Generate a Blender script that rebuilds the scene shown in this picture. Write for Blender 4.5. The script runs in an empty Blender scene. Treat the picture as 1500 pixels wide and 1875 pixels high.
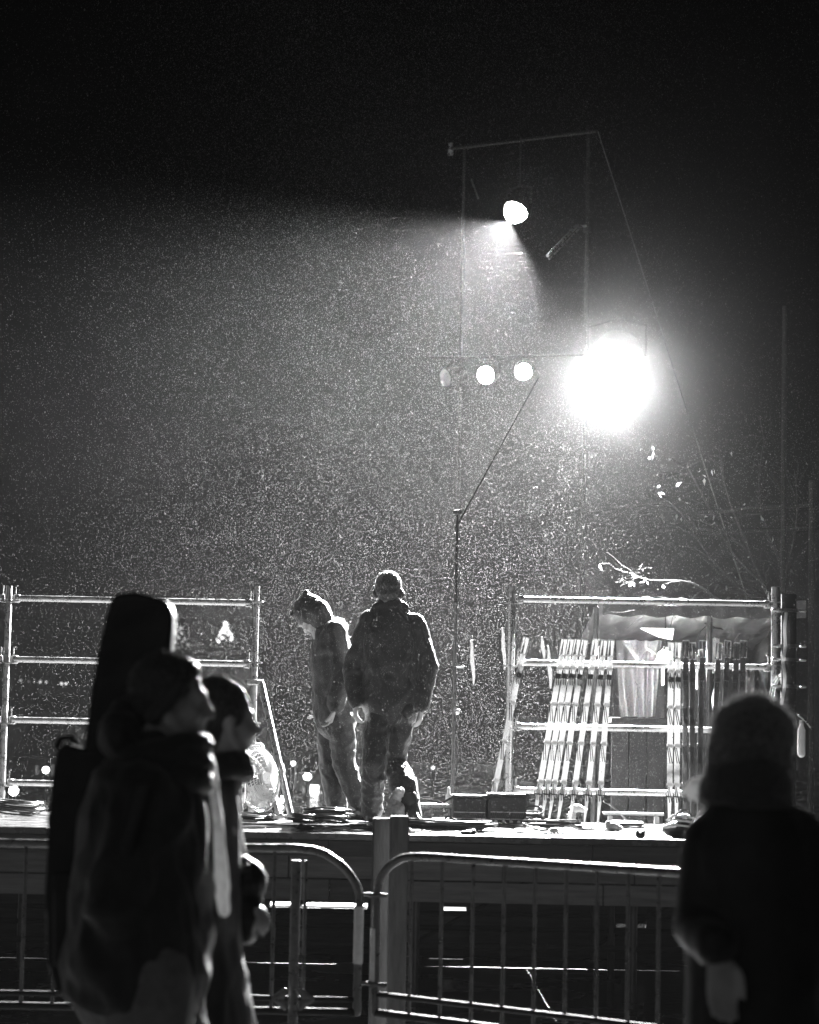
import bpy, bmesh, math, random
import numpy as np
from mathutils import Vector, Matrix, noise, Quaternion

random.seed(7); rng = np.random.default_rng(11)
scene = bpy.context.scene
COL = scene.collection
V = Vector

# ------------------------------------------------------------------ camera
FPX = 4500.0                                   # focal length in pixels of the 1500 px wide photograph
PITCH = math.atan(442.5 / FPX); ROLL = math.radians(1.15)
CAM = V((0, 0, 1.5))
_F = V((0, math.cos(PITCH), math.sin(PITCH))); _U0 = V((0, -math.sin(PITCH), math.cos(PITCH))); _R0 = V((1, 0, 0))
_U = _U0 * math.cos(ROLL) - _R0 * math.sin(ROLL); _R = _R0 * math.cos(ROLL) + _U0 * math.sin(ROLL)
cd = bpy.data.cameras.new('camera'); cam = bpy.data.objects.new('camera', cd); COL.objects.link(cam)
cd.sensor_fit = 'HORIZONTAL'; cd.sensor_width = 24.0; cd.lens = 24.0 * FPX / 1500.0
cd.clip_start = 0.1; cd.clip_end = 1000
m = Matrix.Identity(4)
for i in range(3):
    m[i][0] = _R[i]; m[i][1] = _U[i]; m[i][2] = -_F[i]; m[i][3] = CAM[i]
cam.matrix_world = m
cd.dof.use_dof = True; cd.dof.focus_distance = 17.9; cd.dof.aperture_fstop = 2.8; cd.dof.aperture_blades = 9
scene.camera = cam

def P(px, py, Y):
    """world point at distance Y seen at pixel (px, py) of the photograph"""
    d = _F + _R * ((px - 750) / FPX) - _U * ((py - 937.5) / FPX)
    return CAM + d * (Y / d.y)

# ------------------------------------------------------------------ world, sky glow, exposure
w = bpy.data.worlds.new('World'); scene.world = w; w.use_nodes = True
bg = w.node_tree.nodes['Background']
bg.inputs[0].default_value = (1, 1, 1, 1); bg.inputs[1].default_value = 0.0010
sd = bpy.data.lights.new('town_glow', 'SUN'); so = bpy.data.objects.new('town_glow', sd); COL.objects.link(so)
sd.energy = 0.12; sd.angle = math.radians(60)
so.rotation_euler = (math.radians(62), 0, math.radians(-18))
scene.view_settings.view_transform = 'Standard'; scene.view_settings.look = 'None'
scene.view_settings.exposure = 0; scene.view_settings.gamma = 1
scene.cycles.use_denoising = True; scene.cycles.filter_width = 1.6
scene.cycles.max_bounces = 6; scene.cycles.diffuse_bounces = 2; scene.cycles.glossy_bounces = 3
scene.cycles.transmission_bounces = 4; scene.cycles.volume_bounces = 0; scene.cycles.transparent_max_bounces = 8
scene.cycles.sample_clamp_indirect = 3.0
scene.cycles.use_light_tree = False

# ------------------------------------------------------------------ materials
def mat(name, col, rough=0.6, metal=0.0, var=0.35, scale=8.0, bump=0.0, bscale=60.0, sheen=0.0, spec=0.5, coat=0.0, rvar=0.0, transl=0.0, stretch=(1, 1, 1)):
    mt = bpy.data.materials.new(name); mt.use_nodes = True
    nt = mt.node_tree; b = nt.nodes['Principled BSDF']
    b.inputs['Roughness'].default_value = rough; b.inputs['Metallic'].default_value = metal
    b.inputs['Specular IOR Level'].default_value = spec
    b.inputs['Sheen Weight'].default_value = sheen; b.inputs['Sheen Roughness'].default_value = 0.4
    b.inputs['Coat Weight'].default_value = coat; b.inputs['Coat Roughness'].default_value = 0.12
    tc = nt.nodes.new('ShaderNodeTexCoord'); mp = nt.nodes.new('ShaderNodeMapping')
    mp.inputs['Scale'].default_value = stretch
    nt.links.new(tc.outputs['Object'], mp.inputs['Vector'])
    nz = nt.nodes.new('ShaderNodeTexNoise'); nz.inputs['Scale'].default_value = scale
    nz.inputs['Detail'].default_value = 6; nz.inputs['Roughness'].default_value = 0.65
    nt.links.new(mp.outputs[0], nz.inputs['Vector'])
    cr = nt.nodes.new('ShaderNodeValToRGB')
    lo = col * (1 - var); hi = min(1, col * (1 + var))
    cr.color_ramp.elements[0].position = 0.3; cr.color_ramp.elements[1].position = 0.7
    cr.color_ramp.elements[0].color = (lo, lo, lo, 1); cr.color_ramp.elements[1].color = (hi, hi, hi, 1)
    nt.links.new(nz.outputs['Fac'], cr.inputs[0]); nt.links.new(cr.outputs[0], b.inputs['Base Color'])
    if rvar > 0:
        mr = nt.nodes.new('ShaderNodeMapRange'); mr.inputs[1].default_value = 0.35; mr.inputs[2].default_value = 0.65
        mr.inputs[3].default_value = max(0.03, rough - rvar); mr.inputs[4].default_value = rough + rvar
        nt.links.new(nz.outputs['Fac'], mr.inputs[0]); nt.links.new(mr.outputs[0], b.inputs['Roughness'])
    if bump > 0:
        n2 = nt.nodes.new('ShaderNodeTexNoise'); n2.inputs['Scale'].default_value = bscale; n2.inputs['Detail'].default_value = 4
        nt.links.new(mp.outputs[0], n2.inputs['Vector'])
        bp = nt.nodes.new('ShaderNodeBump'); bp.inputs['Strength'].default_value = bump; bp.inputs['Distance'].default_value = 0.01
        nt.links.new(n2.outputs['Fac'], bp.inputs['Height']); nt.links.new(bp.outputs[0], b.inputs['Normal'])
    if transl > 0:
        tr = nt.nodes.new('ShaderNodeBsdfTranslucent'); mx = nt.nodes.new('ShaderNodeMixShader'); mx.inputs[0].default_value = transl
        nt.links.new(cr.outputs[0], tr.inputs[0])
        nt.links.new(b.outputs[0], mx.inputs[1]); nt.links.new(tr.outputs[0], mx.inputs[2])
        nt.links.new(mx.outputs[0], nt.nodes['Material Output'].inputs[0])
    return mt

def emit(name, s):
    mt = bpy.data.materials.new(name); mt.use_nodes = True; nt = mt.node_tree
    nt.nodes.clear(); o = nt.nodes.new('ShaderNodeOutputMaterial'); e = nt.nodes.new('ShaderNodeEmission')
    e.inputs[0].default_value = (1, 1, 1, 1); e.inputs[1].default_value = s
    nt.links.new(e.outputs[0], o.inputs[0]); mt.cycles.emission_sampling = 'NONE'; return mt

M = dict(
    galv=mat('galvanised steel', 0.42, 0.32, 0.9, 0.3, 20, 0.15, 90, rvar=0.12),
    steel_dark=mat('dark painted steel', 0.06, 0.38, 0.3, 0.4, 15, 0.15, 60, rvar=0.1),
    barrier=mat('weathered barrier steel', 0.12, 0.36, 0.75, 0.35, 25, 0.2, 120, rvar=0.12),
    tape=mat('reflective barrier tape', 0.55, 0.5, 0.0, 0.15, 30),
    tape_dark=mat('dark barrier tape', 0.12, 0.5, 0.0, 0.2, 30),
    ply=mat('wet plywood deck', 0.06, 0.26, 0.0, 0.35, 6, 0.3, 40, rvar=0.16, coat=0.6),
    board=mat('weathered fascia board', 0.10, 0.7, 0.0, 0.35, 5, 0.3, 30, stretch=(0.5, 1, 6)),
    board2=mat('dark fascia board', 0.05, 0.7, 0.0, 0.4, 5, 0.3, 30, stretch=(0.5, 1, 6)),
    board3=mat('pale fascia board', 0.14, 0.7, 0.0, 0.3, 5, 0.3, 30, stretch=(0.5, 1, 6)),
    timber=mat('rough timber post', 0.10, 0.75, 0.0, 0.35, 10, 0.4, 40, stretch=(4, 4, 0.6)),
    timber_dark=mat('dark wet timber post', 0.05, 0.6, 0.0, 0.4, 10, 0.4, 40, stretch=(4, 4, 0.6)),
    rig=mat('black rigging and shaded rail paint', 0.012, 0.7, 0.0, 0.3, 20, spec=0.2),
    black=mat('black plastic', 0.02, 0.35, 0.0, 0.3, 20, 0.2, 120),
    case=mat('black case laminate', 0.018, 0.3, 0.0, 0.3, 20, 0.2, 150),
    rubber=mat('black cable rubber', 0.025, 0.3, 0.0, 0.3, 20),
    cloth_black=mat('black work cloth', 0.016, 0.42, 0.0, 0.4, 14, 0.5, 160, sheen=0.14, spec=0.35),
    cloth_dark=mat('charcoal work cloth', 0.018, 0.42, 0.0, 0.4, 14, 0.5, 160, sheen=0.14, spec=0.35),
    nylon=mat('wet dark nylon', 0.016, 0.40, 0.0, 0.4, 14, 0.3, 120, sheen=0.12, spec=0.3),
    wool=mat('dark wool coat', 0.018, 0.55, 0.0, 0.3, 40, 0.6, 220, sheen=0.28, spec=0.45),
    wool_mid=mat('dark grey knit', 0.05, 0.8, 0.0, 0.3, 40, 0.8, 120, sheen=0.4, spec=0.3),
    wool_grey=mat('grey wool', 0.3, 0.8, 0.0, 0.3, 40, 0.6, 160, sheen=0.9),
    denim=mat('grey trousers', 0.16, 0.8, 0.0, 0.25, 30, 0.4, 160, sheen=0.3),
    skin=mat('skin', 0.42, 0.5, 0.0, 0.12, 20, 0.15, 200),
    hair=mat('dark hair', 0.03, 0.42, 0.0, 0.5, 60, 0.7, 160, sheen=0.3, stretch=(1, 1, 0.25)),
    fur=mat('fluffy wool hat', 0.09, 0.9, 0.0, 0.4, 60, 0.9, 160, sheen=1.0),
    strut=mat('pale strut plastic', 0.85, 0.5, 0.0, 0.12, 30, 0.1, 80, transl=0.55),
    strut_shaded=mat('shaded strut plastic', 0.05, 0.5, 0.0, 0.3, 30, 0.1, 80),
    tarp=mat('pale tarpaulin', 0.55, 0.5, 0.0, 0.2, 4, 0.4, 14, transl=0.35),
    roof_tarp=mat('dark roof tarpaulin', 0.03, 0.55, 0.0, 0.4, 4, 0.4, 14),
    tarp_dark=mat('dark tarpaulin', 0.025, 0.55, 0.0, 0.4, 4, 0.4, 14),
    plank=mat('stall plank', 0.022, 0.75, 0.0, 0.4, 6, 0.4, 30, stretch=(1, 1, 0.3)),
    bark=mat('wet bark', 0.018, 0.9, 0.0, 0.5, 20, 0.6, 60),
    leaf=mat('dry leaf', 0.35, 0.5, 0.0, 0.3, 30, transl=0.4),
    fanwire=mat('chrome fan wire', 0.75, 0.22, 1.0, 0.1, 20),
    fanpaint=mat('pale fan grille paint', 0.8, 0.35, 0.0, 0.1, 20, transl=0.3),
    pale_rim_cloth=mat('pale cloth and rim light', 0.75, 0.8, 0.0, 0.2, 30, 0.6, 90, sheen=0.6, transl=0.5),
    fibre=mat('backlit wool fibre', 0.55, 0.6, 0.0, 0.2, 30, transl=0.5),  # paler than the hat, rim light put into the fibre colour
    hair_fibre=mat('backlit loose hair', 0.25, 0.4, 0.0, 0.2, 30, transl=0.5),  # paler than the hair so loose strands carry the rim light
    fanblade=mat('pale fan blade', 0.6, 0.3, 0.0, 0.1, 20, transl=0.4),
    film=mat('clear plastic film', 0.35, 0.2, 0.0, 0.3, 30, 0.5, 40, transl=0.5),
    concrete=mat('far wall', 0.08, 0.9, 0.0, 0.3, 1.0),
    roofing=mat('far roof', 0.04, 0.8, 0.0, 0.3, 1.0),
    white=mat('white paint', 0.75, 0.4, 0.0, 0.1, 10),
    reflector=mat('lamp reflector', 0.8, 0.35, 0.2, 0.1, 20),
    conifer=mat('conifer needles', 0.04, 0.7, 0.0, 0.5, 10),
)

# ------------------------------------------------------------------ mesh collector
ORG = {}
def frame(t, side=None):
    t = t.normalized()
    s = V(side) if side is not None else (V((0, 0, 1)) if abs(t.z) < 0.9 else V((1, 0, 0))).cross(t)
    a = s - t * s.dot(t)
    if a.length < 1e-5: a = t.orthogonal()
    a.normalize(); return a, t.cross(a)

class MB:
    def __init__(s): s.v = []; s.f = []
    def add(s, vs, fs):
        o = len(s.v); s.v += [tuple(p) for p in vs]; s.f += [tuple(i + o for i in f) for f in fs]; return s
    def box(s, c, size, rot=None):
        c = V(c); h = [x / 2 for x in size]; R = rot if rot is not None else Matrix.Identity(3)
        vs = [c + R @ V((x * h[0], y * h[1], z * h[2])) for z in (-1, 1) for y in (-1, 1) for x in (-1, 1)]
        return s.add(vs, [(0, 2, 3, 1), (4, 5, 7, 6), (0, 1, 5, 4), (2, 6, 7, 3), (0, 4, 6, 2), (1, 3, 7, 5)])
    def bbox(s, c, size, b=0.006, rot=None):
        """bevelled box"""
        c = V(c); h = [x / 2 for x in size]; R = rot if rot is not None else Matrix.Identity(3)
        b = min(b, min(h) * 0.6)
        bm = bmesh.new(); bmesh.ops.create_cube(bm, size=1)
        for v in bm.verts: v.co = V((v.co.x * size[0], v.co.y * size[1], v.co.z * size[2]))
        bmesh.ops.bevel(bm, geom=bm.edges[:], offset=b, segments=1, affect='EDGES', profile=0.5)
        bm.verts.index_update()
        s.add([c + R @ v.co for v in bm.verts], [[v.index for v in f.verts] for f in bm.faces]); bm.free(); return s
    def tube(s, p0, p1, r0, r1=None, n=10, cap=True):
        p0 = V(p0); p1 = V(p1); r1 = r0 if r1 is None else r1
        a, b = frame(p1 - p0); vs = []
        for p, r in ((p0, r0), (p1, r1)):
            for i in range(n):
                t = 2 * math.pi * i / n; vs.append(p + a * (r * math.cos(t)) + b * (r * math.sin(t)))
        fs = [(i, (i + 1) % n, n + (i + 1) % n, n + i) for i in range(n)]
        if cap: fs += [tuple(range(n - 1, -1, -1)), tuple(range(n, 2 * n))]
        return s.add(vs, fs)
    def chain(s, pts, rad, side=None, n=12, cap=3, power=2.0):
        """closed tube through pts; rad entries are r or (ra, rb); ra lies along side"""
        pts = [V(p) for p in pts]; rad = [(r, r) if not isinstance(r, (tuple, list)) else r for r in rad]
        T = []
        for i in range(len(pts)):
            a = pts[max(0, i - 1)]; b = pts[min(len(pts) - 1, i + 1)]; T.append((b - a).normalized())
        rings = []; sd_ = V(side) if side is not None else frame(T[0])[0]
        fr = []
        for t in T:
            a, b = frame(t, sd_); fr.append((a, b))
            if side is None: sd_ = a
        def ring(p, a, b, ra, rb):
            out = []
            for i in range(n):
                t = 2 * math.pi * i / n; c, q = math.cos(t), math.sin(t)
                if power != 2.0:
                    c = math.copysign(abs(c) ** (2 / power), c); q = math.copysign(abs(q) ** (2 / power), q)
                out.append(p + a * (ra * c) + b * (rb * q))
            return out
        if cap:
            for k in range(cap, 0, -1):
                an = math.pi / 2 * k / (cap + 0.35); r = rad[0]; d = min(r)
                rings.append(ring(pts[0] - T[0] * d * math.sin(an), *fr[0], r[0] * math.cos(an), r[1] * math.cos(an)))
        for p, (a, b), r in zip(pts, fr, rad): rings.append(ring(p, a, b, *r))
        if cap:
            for k in range(1, cap + 1):
                an = math.pi / 2 * k / (cap + 0.35); r = rad[-1]; d = min(r)
                rings.append(ring(pts[-1] + T[-1] * d * math.sin(an), *fr[-1], r[0] * math.cos(an), r[1] * math.cos(an)))
        vs = [p for r in rings for p in r]; fs = []
        for k in range(len(rings) - 1):
            for i in range(n):
                j = (i + 1) % n; fs.append((k * n + i, k * n + j, (k + 1) * n + j, (k + 1) * n + i))
        fs.append(tuple(range(n - 1, -1, -1))); L = (len(rings) - 1) * n; fs.append(tuple(range(L, L + n)))
        return s.add(vs, fs)
    def ell(s, c, r, rot=None, n=14, k=9):
        c = V(c); r = (r, r, r) if not isinstance(r, (tuple, list)) else r; R = rot if rot is not None else Matrix.Identity(3)
        vs = [c + R @ V((0, 0, -r[2]))]
        for j in range(1, k):
            ph = -math.pi / 2 + math.pi * j / k
            for i in range(n):
                t = 2 * math.pi * i / n
                vs.append(c + R @ V((r[0] * math.cos(ph) * math.cos(t), r[1] * math.cos(ph) * math.sin(t), r[2] * math.sin(ph))))
        vs.append(c + R @ V((0, 0, r[2]))); fs = []
        for i in range(n): fs.append((0, 1 + (i + 1) % n, 1 + i))
        for j in range(k - 2):
            for i in range(n):
                a = 1 + j * n; fs.append((a + i, a + (i + 1) % n, a + n + (i + 1) % n, a + n + i))
        L = 1 + (k - 2) * n
        for i in range(n): fs.append((L + i, L + (i + 1) % n, len(vs) - 1))
        return s.add(vs, fs)
    def prism(s, outline, depth):
        """outline: world points (planar), extruded along vector depth"""
        d = V(depth); n = len(outline); A = [V(p) for p in outline]; B = [p + d for p in A]
        return s.add(A + B, [tuple(range(n)), tuple(range(2 * n - 1, n - 1, -1))] + [(i, n + i, n + (i + 1) % n, (i + 1) % n) for i in range(n)])
    def build(s, name, material, parent=None, smooth=True, org=None, angle=40):
        o_ = V(ORG[parent.name]) if parent is not None else (V(org) if org is not None else V((0, 0, 0)))
        me = bpy.data.meshes.new(name); me.from_pydata([tuple(V(p) - o_) for p in s.v], [], s.f)
        bm = bmesh.new(); bm.from_mesh(me); bmesh.ops.recalc_face_normals(bm, faces=bm.faces[:]); bm.to_mesh(me); bm.free()
        if smooth:
            me.polygons.foreach_set('use_smooth', [True] * len(me.polygons)); me.set_sharp_from_angle(angle=math.radians(angle))
        return link(name, me, material, parent, o_)

def link(name, me, material, parent=None, org=V((0, 0, 0))):
    ob = bpy.data.objects.new(name, me); COL.objects.link(ob); me.materials.clear(); me.materials.append(M[material] if isinstance(material, str) else material)
    if parent is not None: ob.parent = parent; ORG[ob.name] = ORG[parent.name]
    else: ob.location = org; ORG[ob.name] = V(org)
    return ob
def tag(o, label=None, cat=None, group=None, kind=None):
    if label: o['label'] = label
    if cat: o['category'] = cat
    if group: o['group'] = group
    if kind: o['kind'] = kind
    return o
def thing(name, label, cat, loc, group=None):
    o = bpy.data.objects.new(name, None); COL.objects.link(o); o.empty_display_size = 0.1
    o.location = loc; ORG[o.name] = V(loc); return tag(o, label, cat, group)
def kids(o): return [c for c in bpy.data.objects if c.parent == o]
def copy_tree(root, loc=None, rot=None, label=None):
    ch = {}
    for c in bpy.data.objects:
        if c.parent is not None: ch.setdefault(c.parent.name, []).append(c)
    r = root.copy(); COL.objects.link(r)
    if loc is not None: r.location = loc
    if rot is not None: r.rotation_euler = rot
    if label: r['label'] = label
    for c in ch.get(root.name, []):
        d = c.copy(); COL.objects.link(d); d.parent = r
        for g in ch.get(c.name, []):
            e = g.copy(); COL.objects.link(e); e.parent = d
    return r

def blob(mb, name, material, parent, voxel=0.012, smooth=3, folds=0.0, ff=9.0, stretch=(1, 1, 1), seed=0.0, fine=0.0):
    """union of the closed shapes in mb as one continuous skin, with cloth folds"""
    me = bpy.data.meshes.new(name); me.from_pydata(mb.v, [], mb.f)
    bm = bmesh.new(); bm.from_mesh(me); bmesh.ops.recalc_face_normals(bm, faces=bm.faces[:]); bm.to_mesh(me); bm.free()
    t = bpy.data.objects.new('tmp', me); COL.objects.link(t)
    r = t.modifiers.new('r', 'REMESH'); r.mode = 'VOXEL'; r.voxel_size = voxel; r.adaptivity = 0
    if smooth:
        sm = t.modifiers.new('s', 'SMOOTH'); sm.factor = 0.5; sm.iterations = smooth
    dg = bpy.context.evaluated_depsgraph_get(); out = bpy.data.meshes.new_from_object(t.evaluated_get(dg))
    bpy.data.objects.remove(t); bpy.data.meshes.remove(me)
    n = len(out.vertices)
    co = np.empty(n * 3, np.float32); out.vertices.foreach_get('co', co); co = co.reshape(-1, 3)
    if folds > 0 or fine > 0:
        nr = np.empty(n * 3, np.float32); out.vertices.foreach_get('normal', nr); nr = nr.reshape(-1, 3)
        st = V(stretch); d = np.empty(n, np.float32)
        for i in range(n):
            p = V((co[i, 0] * st.x * ff + seed, co[i, 1] * st.y * ff, co[i, 2] * st.z * ff))
            q = p + V((noise.noise(p * 0.6), noise.noise(p * 0.6 + V((5, 5, 5))), 0)) * 1.2
            a = (1 - 2.2 * abs(noise.noise(q))) * 0.7 + 0.5 * noise.noise(q * 2.3)
            d[i] = folds * a + (fine * noise.noise(p * 9.0) if fine else 0)
        co = co + nr * d[:, None]
    co = co - np.array(ORG[parent.name], np.float32)[None, :]
    out.vertices.foreach_set('co', co.astype(np.float32).ravel())
    out.polygons.foreach_set('use_smooth', [True] * len(out.polygons)); out.name = name; out.update()
    return link(name, out, material, parent)

# ------------------------------------------------------------------ air: haze and rain
hz = MB().box((0, 190, 11), (440, 460, 24)).build('haze', 'black', smooth=False)
tag(hz, 'pale damp haze filling the night air', 'haze', kind='stuff')
hm = bpy.data.materials.new('damp air'); hm.use_nodes = True; nt = hm.node_tree; nt.nodes.clear()
ho = nt.nodes.new('ShaderNodeOutputMaterial'); pv = nt.nodes.new('ShaderNodeVolumePrincipled')
pv.inputs['Color'].default_value = (0.9, 0.9, 0.9, 1); pv.inputs['Density'].default_value = 0.00007; pv.inputs['Anisotropy'].default_value = 0.982
pw = nt.nodes.new('ShaderNodeVolumePrincipled'); ad = nt.nodes.new('ShaderNodeAddShader')
pw.inputs['Color'].default_value = (0.9, 0.9, 0.9, 1); pw.inputs['Density'].default_value = 0.00012; pw.inputs['Anisotropy'].default_value = 0.25
nt.links.new(pv.outputs[0], ad.inputs[0]); nt.links.new(pw.outputs[0], ad.inputs[1])
nt.links.new(ad.outputs[0], ho.inputs['Volume']); hz.data.materials.clear(); hz.data.materials.append(hm)

def rain():
    N = 740000
    y = (15.0 ** 2.2 + rng.random(N) * (25.5 ** 2.2 - 15.0 ** 2.2)) ** (1 / 2.2)
    x = (rng.random(N) * 2 - 1) * (y / 6 + 0.5); z = 0.9 + rng.random(N) * (y * 0.31 + 0.9)
    c = np.stack([x, y, z], 1)
    for q_, rr_ in ((P(1126, 670, 22.5), 0.5), (P(945, 386, 24.0), 0.14)):      # drops left out near the lamps to keep their white glare small
        d_ = np.linalg.norm(c - np.array(q_), axis=1); c = c[d_ > rr_]
    gust = 0.5 + 0.5 * np.sin(c[:, 0] * 1.3 + c[:, 2] * 0.9 + 1.2 * np.sin(c[:, 1] * 0.7)) * np.sin(c[:, 2] * 1.1 - c[:, 1] * 0.8 + 0.7)   # the drizzle comes in uneven gusts
    keep = np.clip(0.15 + 0.85 * (c[:, 0] + 3.1) / 2.3, 0.15, 1) * np.clip(1 - (c[:, 0] - 1.3) / 1.5, 0.3, 1) * (0.8 + 0.4 * gust); c = c[rng.random(len(c)) < keep]  # drops thinned left and right to stand in for light falling off
    N = len(c)
    r = 0.00105 * np.exp(rng.normal(0, 0.35, N))
    base = np.array([[1, 1, 1], [1, -1, -1], [-1, 1, -1], [-1, -1, 1]], float) * 0.9
    q = rng.normal(size=(N, 4)); q /= np.linalg.norm(q, axis=1)[:, None]
    a, b, cc, d = q.T
    R = np.stack([1 - 2 * (cc**2 + d**2), 2 * (b*cc - d*a), 2 * (b*d + cc*a), 2 * (b*cc + d*a), 1 - 2 * (b**2 + d**2), 2 * (cc*d - b*a), 2 * (b*d - cc*a), 2 * (cc*d + b*a), 1 - 2 * (b**2 + cc**2)], 1).reshape(N, 3, 3)
    vs = np.einsum('nij,kj->nki', R, base) * r[:, None, None]
    vs[:, :, 2] *= 1.7
    vs = (vs + c[:, None, :]).reshape(-1, 3)
    tri = np.array([[0, 1, 2], [0, 3, 1], [0, 2, 3], [1, 3, 2]])
    f = (np.arange(N)[:, None, None] * 4 + tri[None]).reshape(-1)
    me = bpy.data.meshes.new('rain'); me.vertices.add(N * 4); me.vertices.foreach_set('co', vs.ravel().astype(np.float32))
    me.loops.add(len(f)); me.loops.foreach_set('vertex_index', f.astype(np.int32))
    me.polygons.add(N * 4); me.polygons.foreach_set('loop_start', np.arange(N * 4, dtype=np.int32) * 3)
    me.update(calc_edges=True); me.polygons.foreach_set('use_smooth', [True] * (N * 4))
    rm = bpy.data.materials.new('rain drop'); rm.use_nodes = True; nt = rm.node_tree; nt.nodes.clear()
    o = nt.nodes.new('ShaderNodeOutputMaterial'); dd = nt.nodes.new('ShaderNodeBsdfDiffuse'); tt = nt.nodes.new('ShaderNodeBsdfTranslucent'); mx = nt.nodes.new('ShaderNodeMixShader')
    for k in (dd, tt): k.inputs[0].default_value = (0.165, 0.165, 0.165, 1)
    mx.inputs[0].default_value = 0.6
    nt.links.new(dd.outputs[0], mx.inputs[1]); nt.links.new(tt.outputs[0], mx.inputs[2]); nt.links.new(mx.outputs[0], o.inputs[0])
    tag(link('rain', me, rm), 'fine drizzle drops drifting through the lamp beams', 'rain', kind='stuff')
rain()

# ------------------------------------------------------------------ ground
def ground():
    me = bpy.data.meshes.new('ground')
    xs = [-210, -60, -20, -8, 8, 20, 60, 210]; ys = [-35, -5, 5, 12, 25, 40, 90, 200, 410]
    me.from_pydata([(x, y, 0) for y in ys for x in xs], [], [(j*8+i, j*8+i+1, (j+1)*8+i+1, (j+1)*8+i) for j in range(8) for i in range(7)])
    mt = bpy.data.materials.new('wet asphalt'); mt.use_nodes = True; nt = mt.node_tree; b = nt.nodes['Principled BSDF']
    tc = nt.nodes.new('ShaderNodeTexCoord')
    n1 = nt.nodes.new('ShaderNodeTexNoise'); n1.inputs['Scale'].default_value = 0.9; n1.inputs['Detail'].default_value = 5
    n2 = nt.nodes.new('ShaderNodeTexNoise'); n2.inputs['Scale'].default_value = 70; n2.inputs['Detail'].default_value = 3
    n3 = nt.nodes.new('ShaderNodeTexNoise'); n3.inputs['Scale'].default_value = 14; n3.inputs['Detail'].default_value = 2
    for n in (n1, n2, n3): nt.links.new(tc.outputs['Object'], n.inputs['Vector'])
    r1 = nt.nodes.new('ShaderNodeMapRange'); r1.inputs[1].default_value = 0.47; r1.inputs[2].default_value = 0.55; r1.inputs[3].default_value = 0.06; r1.inputs[4].default_value = 0.5
    nt.links.new(n1.outputs['Fac'], r1.inputs[0]); nt.links.new(r1.outputs[0], b.inputs['Roughness'])
    cr = nt.nodes.new('ShaderNodeValToRGB'); cr.color_ramp.elements[0].color = (.015,) * 3 + (1,); cr.color_ramp.elements[1].color = (.06,) * 3 + (1,)
    nt.links.new(n2.outputs['Fac'], cr.inputs[0]); nt.links.new(cr.outputs[0], b.inputs['Base Color'])
    mx = nt.nodes.new('ShaderNodeMix'); nt.links.new(r1.outputs[0], mx.inputs['Factor']); nt.links.new(n3.outputs['Fac'], mx.inputs['A']); nt.links.new(n2.outputs['Fac'], mx.inputs['B'])
    bp = nt.nodes.new('ShaderNodeBump'); bp.inputs['Strength'].default_value = 0.35; bp.inputs['Distance'].default_value = 0.012
    nt.links.new(mx.outputs['Result'], bp.inputs['Height']); nt.links.new(bp.outputs[0], b.inputs['Normal'])
    tag(link('ground', me, mt), kind='structure')
ground()

# ------------------------------------------------------------------ stage platform
DZ = 1.01; YF = 15.0; YB = 18.6
stage = thing('stage_platform', 'low outdoor stage of wet plywood panels with boarded front edge', 'stage', (-0.6, 17.6, 0))
XS = [-4.2 + 1.02 * i for i in range(8)]
proto = None
for i, x in enumerate(XS[:-1]):
    for j in range(4):
        y0 = YF + j * 0.9
        o = MB().bbox((x + 0.51, y0 + 0.448, DZ - 0.02 + random.uniform(-.0025, .0025)), (1.019, 0.899, 0.04), 0.003).build('deck_panel', 'ply', stage, False)
x = -4.2
k = 0
while x < 2.9:                                   # fascia: narrow top beam, two courses of odd boards
    L = random.choice((0.95, 1.2, 1.6)); L = min(L, 2.94 - x)
    MB().bbox((x + L / 2, YF + 0.035 + random.uniform(0, .006), DZ - 0.09), (L - 0.006, 0.05, 0.094), 0.003).build('fascia_board', 'board2', stage, False)
    x += L
for row, (zc, h) in enumerate(((0.815, 0.158), (0.668, 0.128))):
    x = -4.2
    while x < 2.9:
        L = random.choice((0.36, 0.55, 0.8, 1.3)); L = min(L, 2.94 - x)
        MB().bbox((x + L / 2, YF + 0.045 + random.uniform(0, .02), zc), (L - 0.008, 0.03, h - 0.006), 0.003).build('fascia_board', random.choice(('board', 'board', 'board2', 'board3', 'board3')), stage, False)
        x += L
for i in range(6):                               # legs and ledgers under the deck
    for yy in (YF + 0.2, 16.8, YB - 0.25):
        xx = -3.9 + i * 1.33
        MB().tube((xx, yy, 0.0), (xx, yy, DZ - 0.05), 0.024, n=10).tube((xx, yy, 0), (xx, yy, 0.012), 0.07, n=10).build('leg', 'steel_dark', stage)
for yy in (YF + 0.2, 16.8, YB - 0.25):
    MB().tube((-3.95, yy, 0.32), (2.85, yy, 0.34), 0.02, n=8).build('ledger', 'rig', stage)
for i in range(5):
    MB().tube((-3.9 + i * 1.33, YB - 0.16, 0.1), (-3.9 + (i + 1) * 1.33, YB - 0.16, 0.85), 0.017, n=8).build('cross_brace', 'rig', stage)

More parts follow.
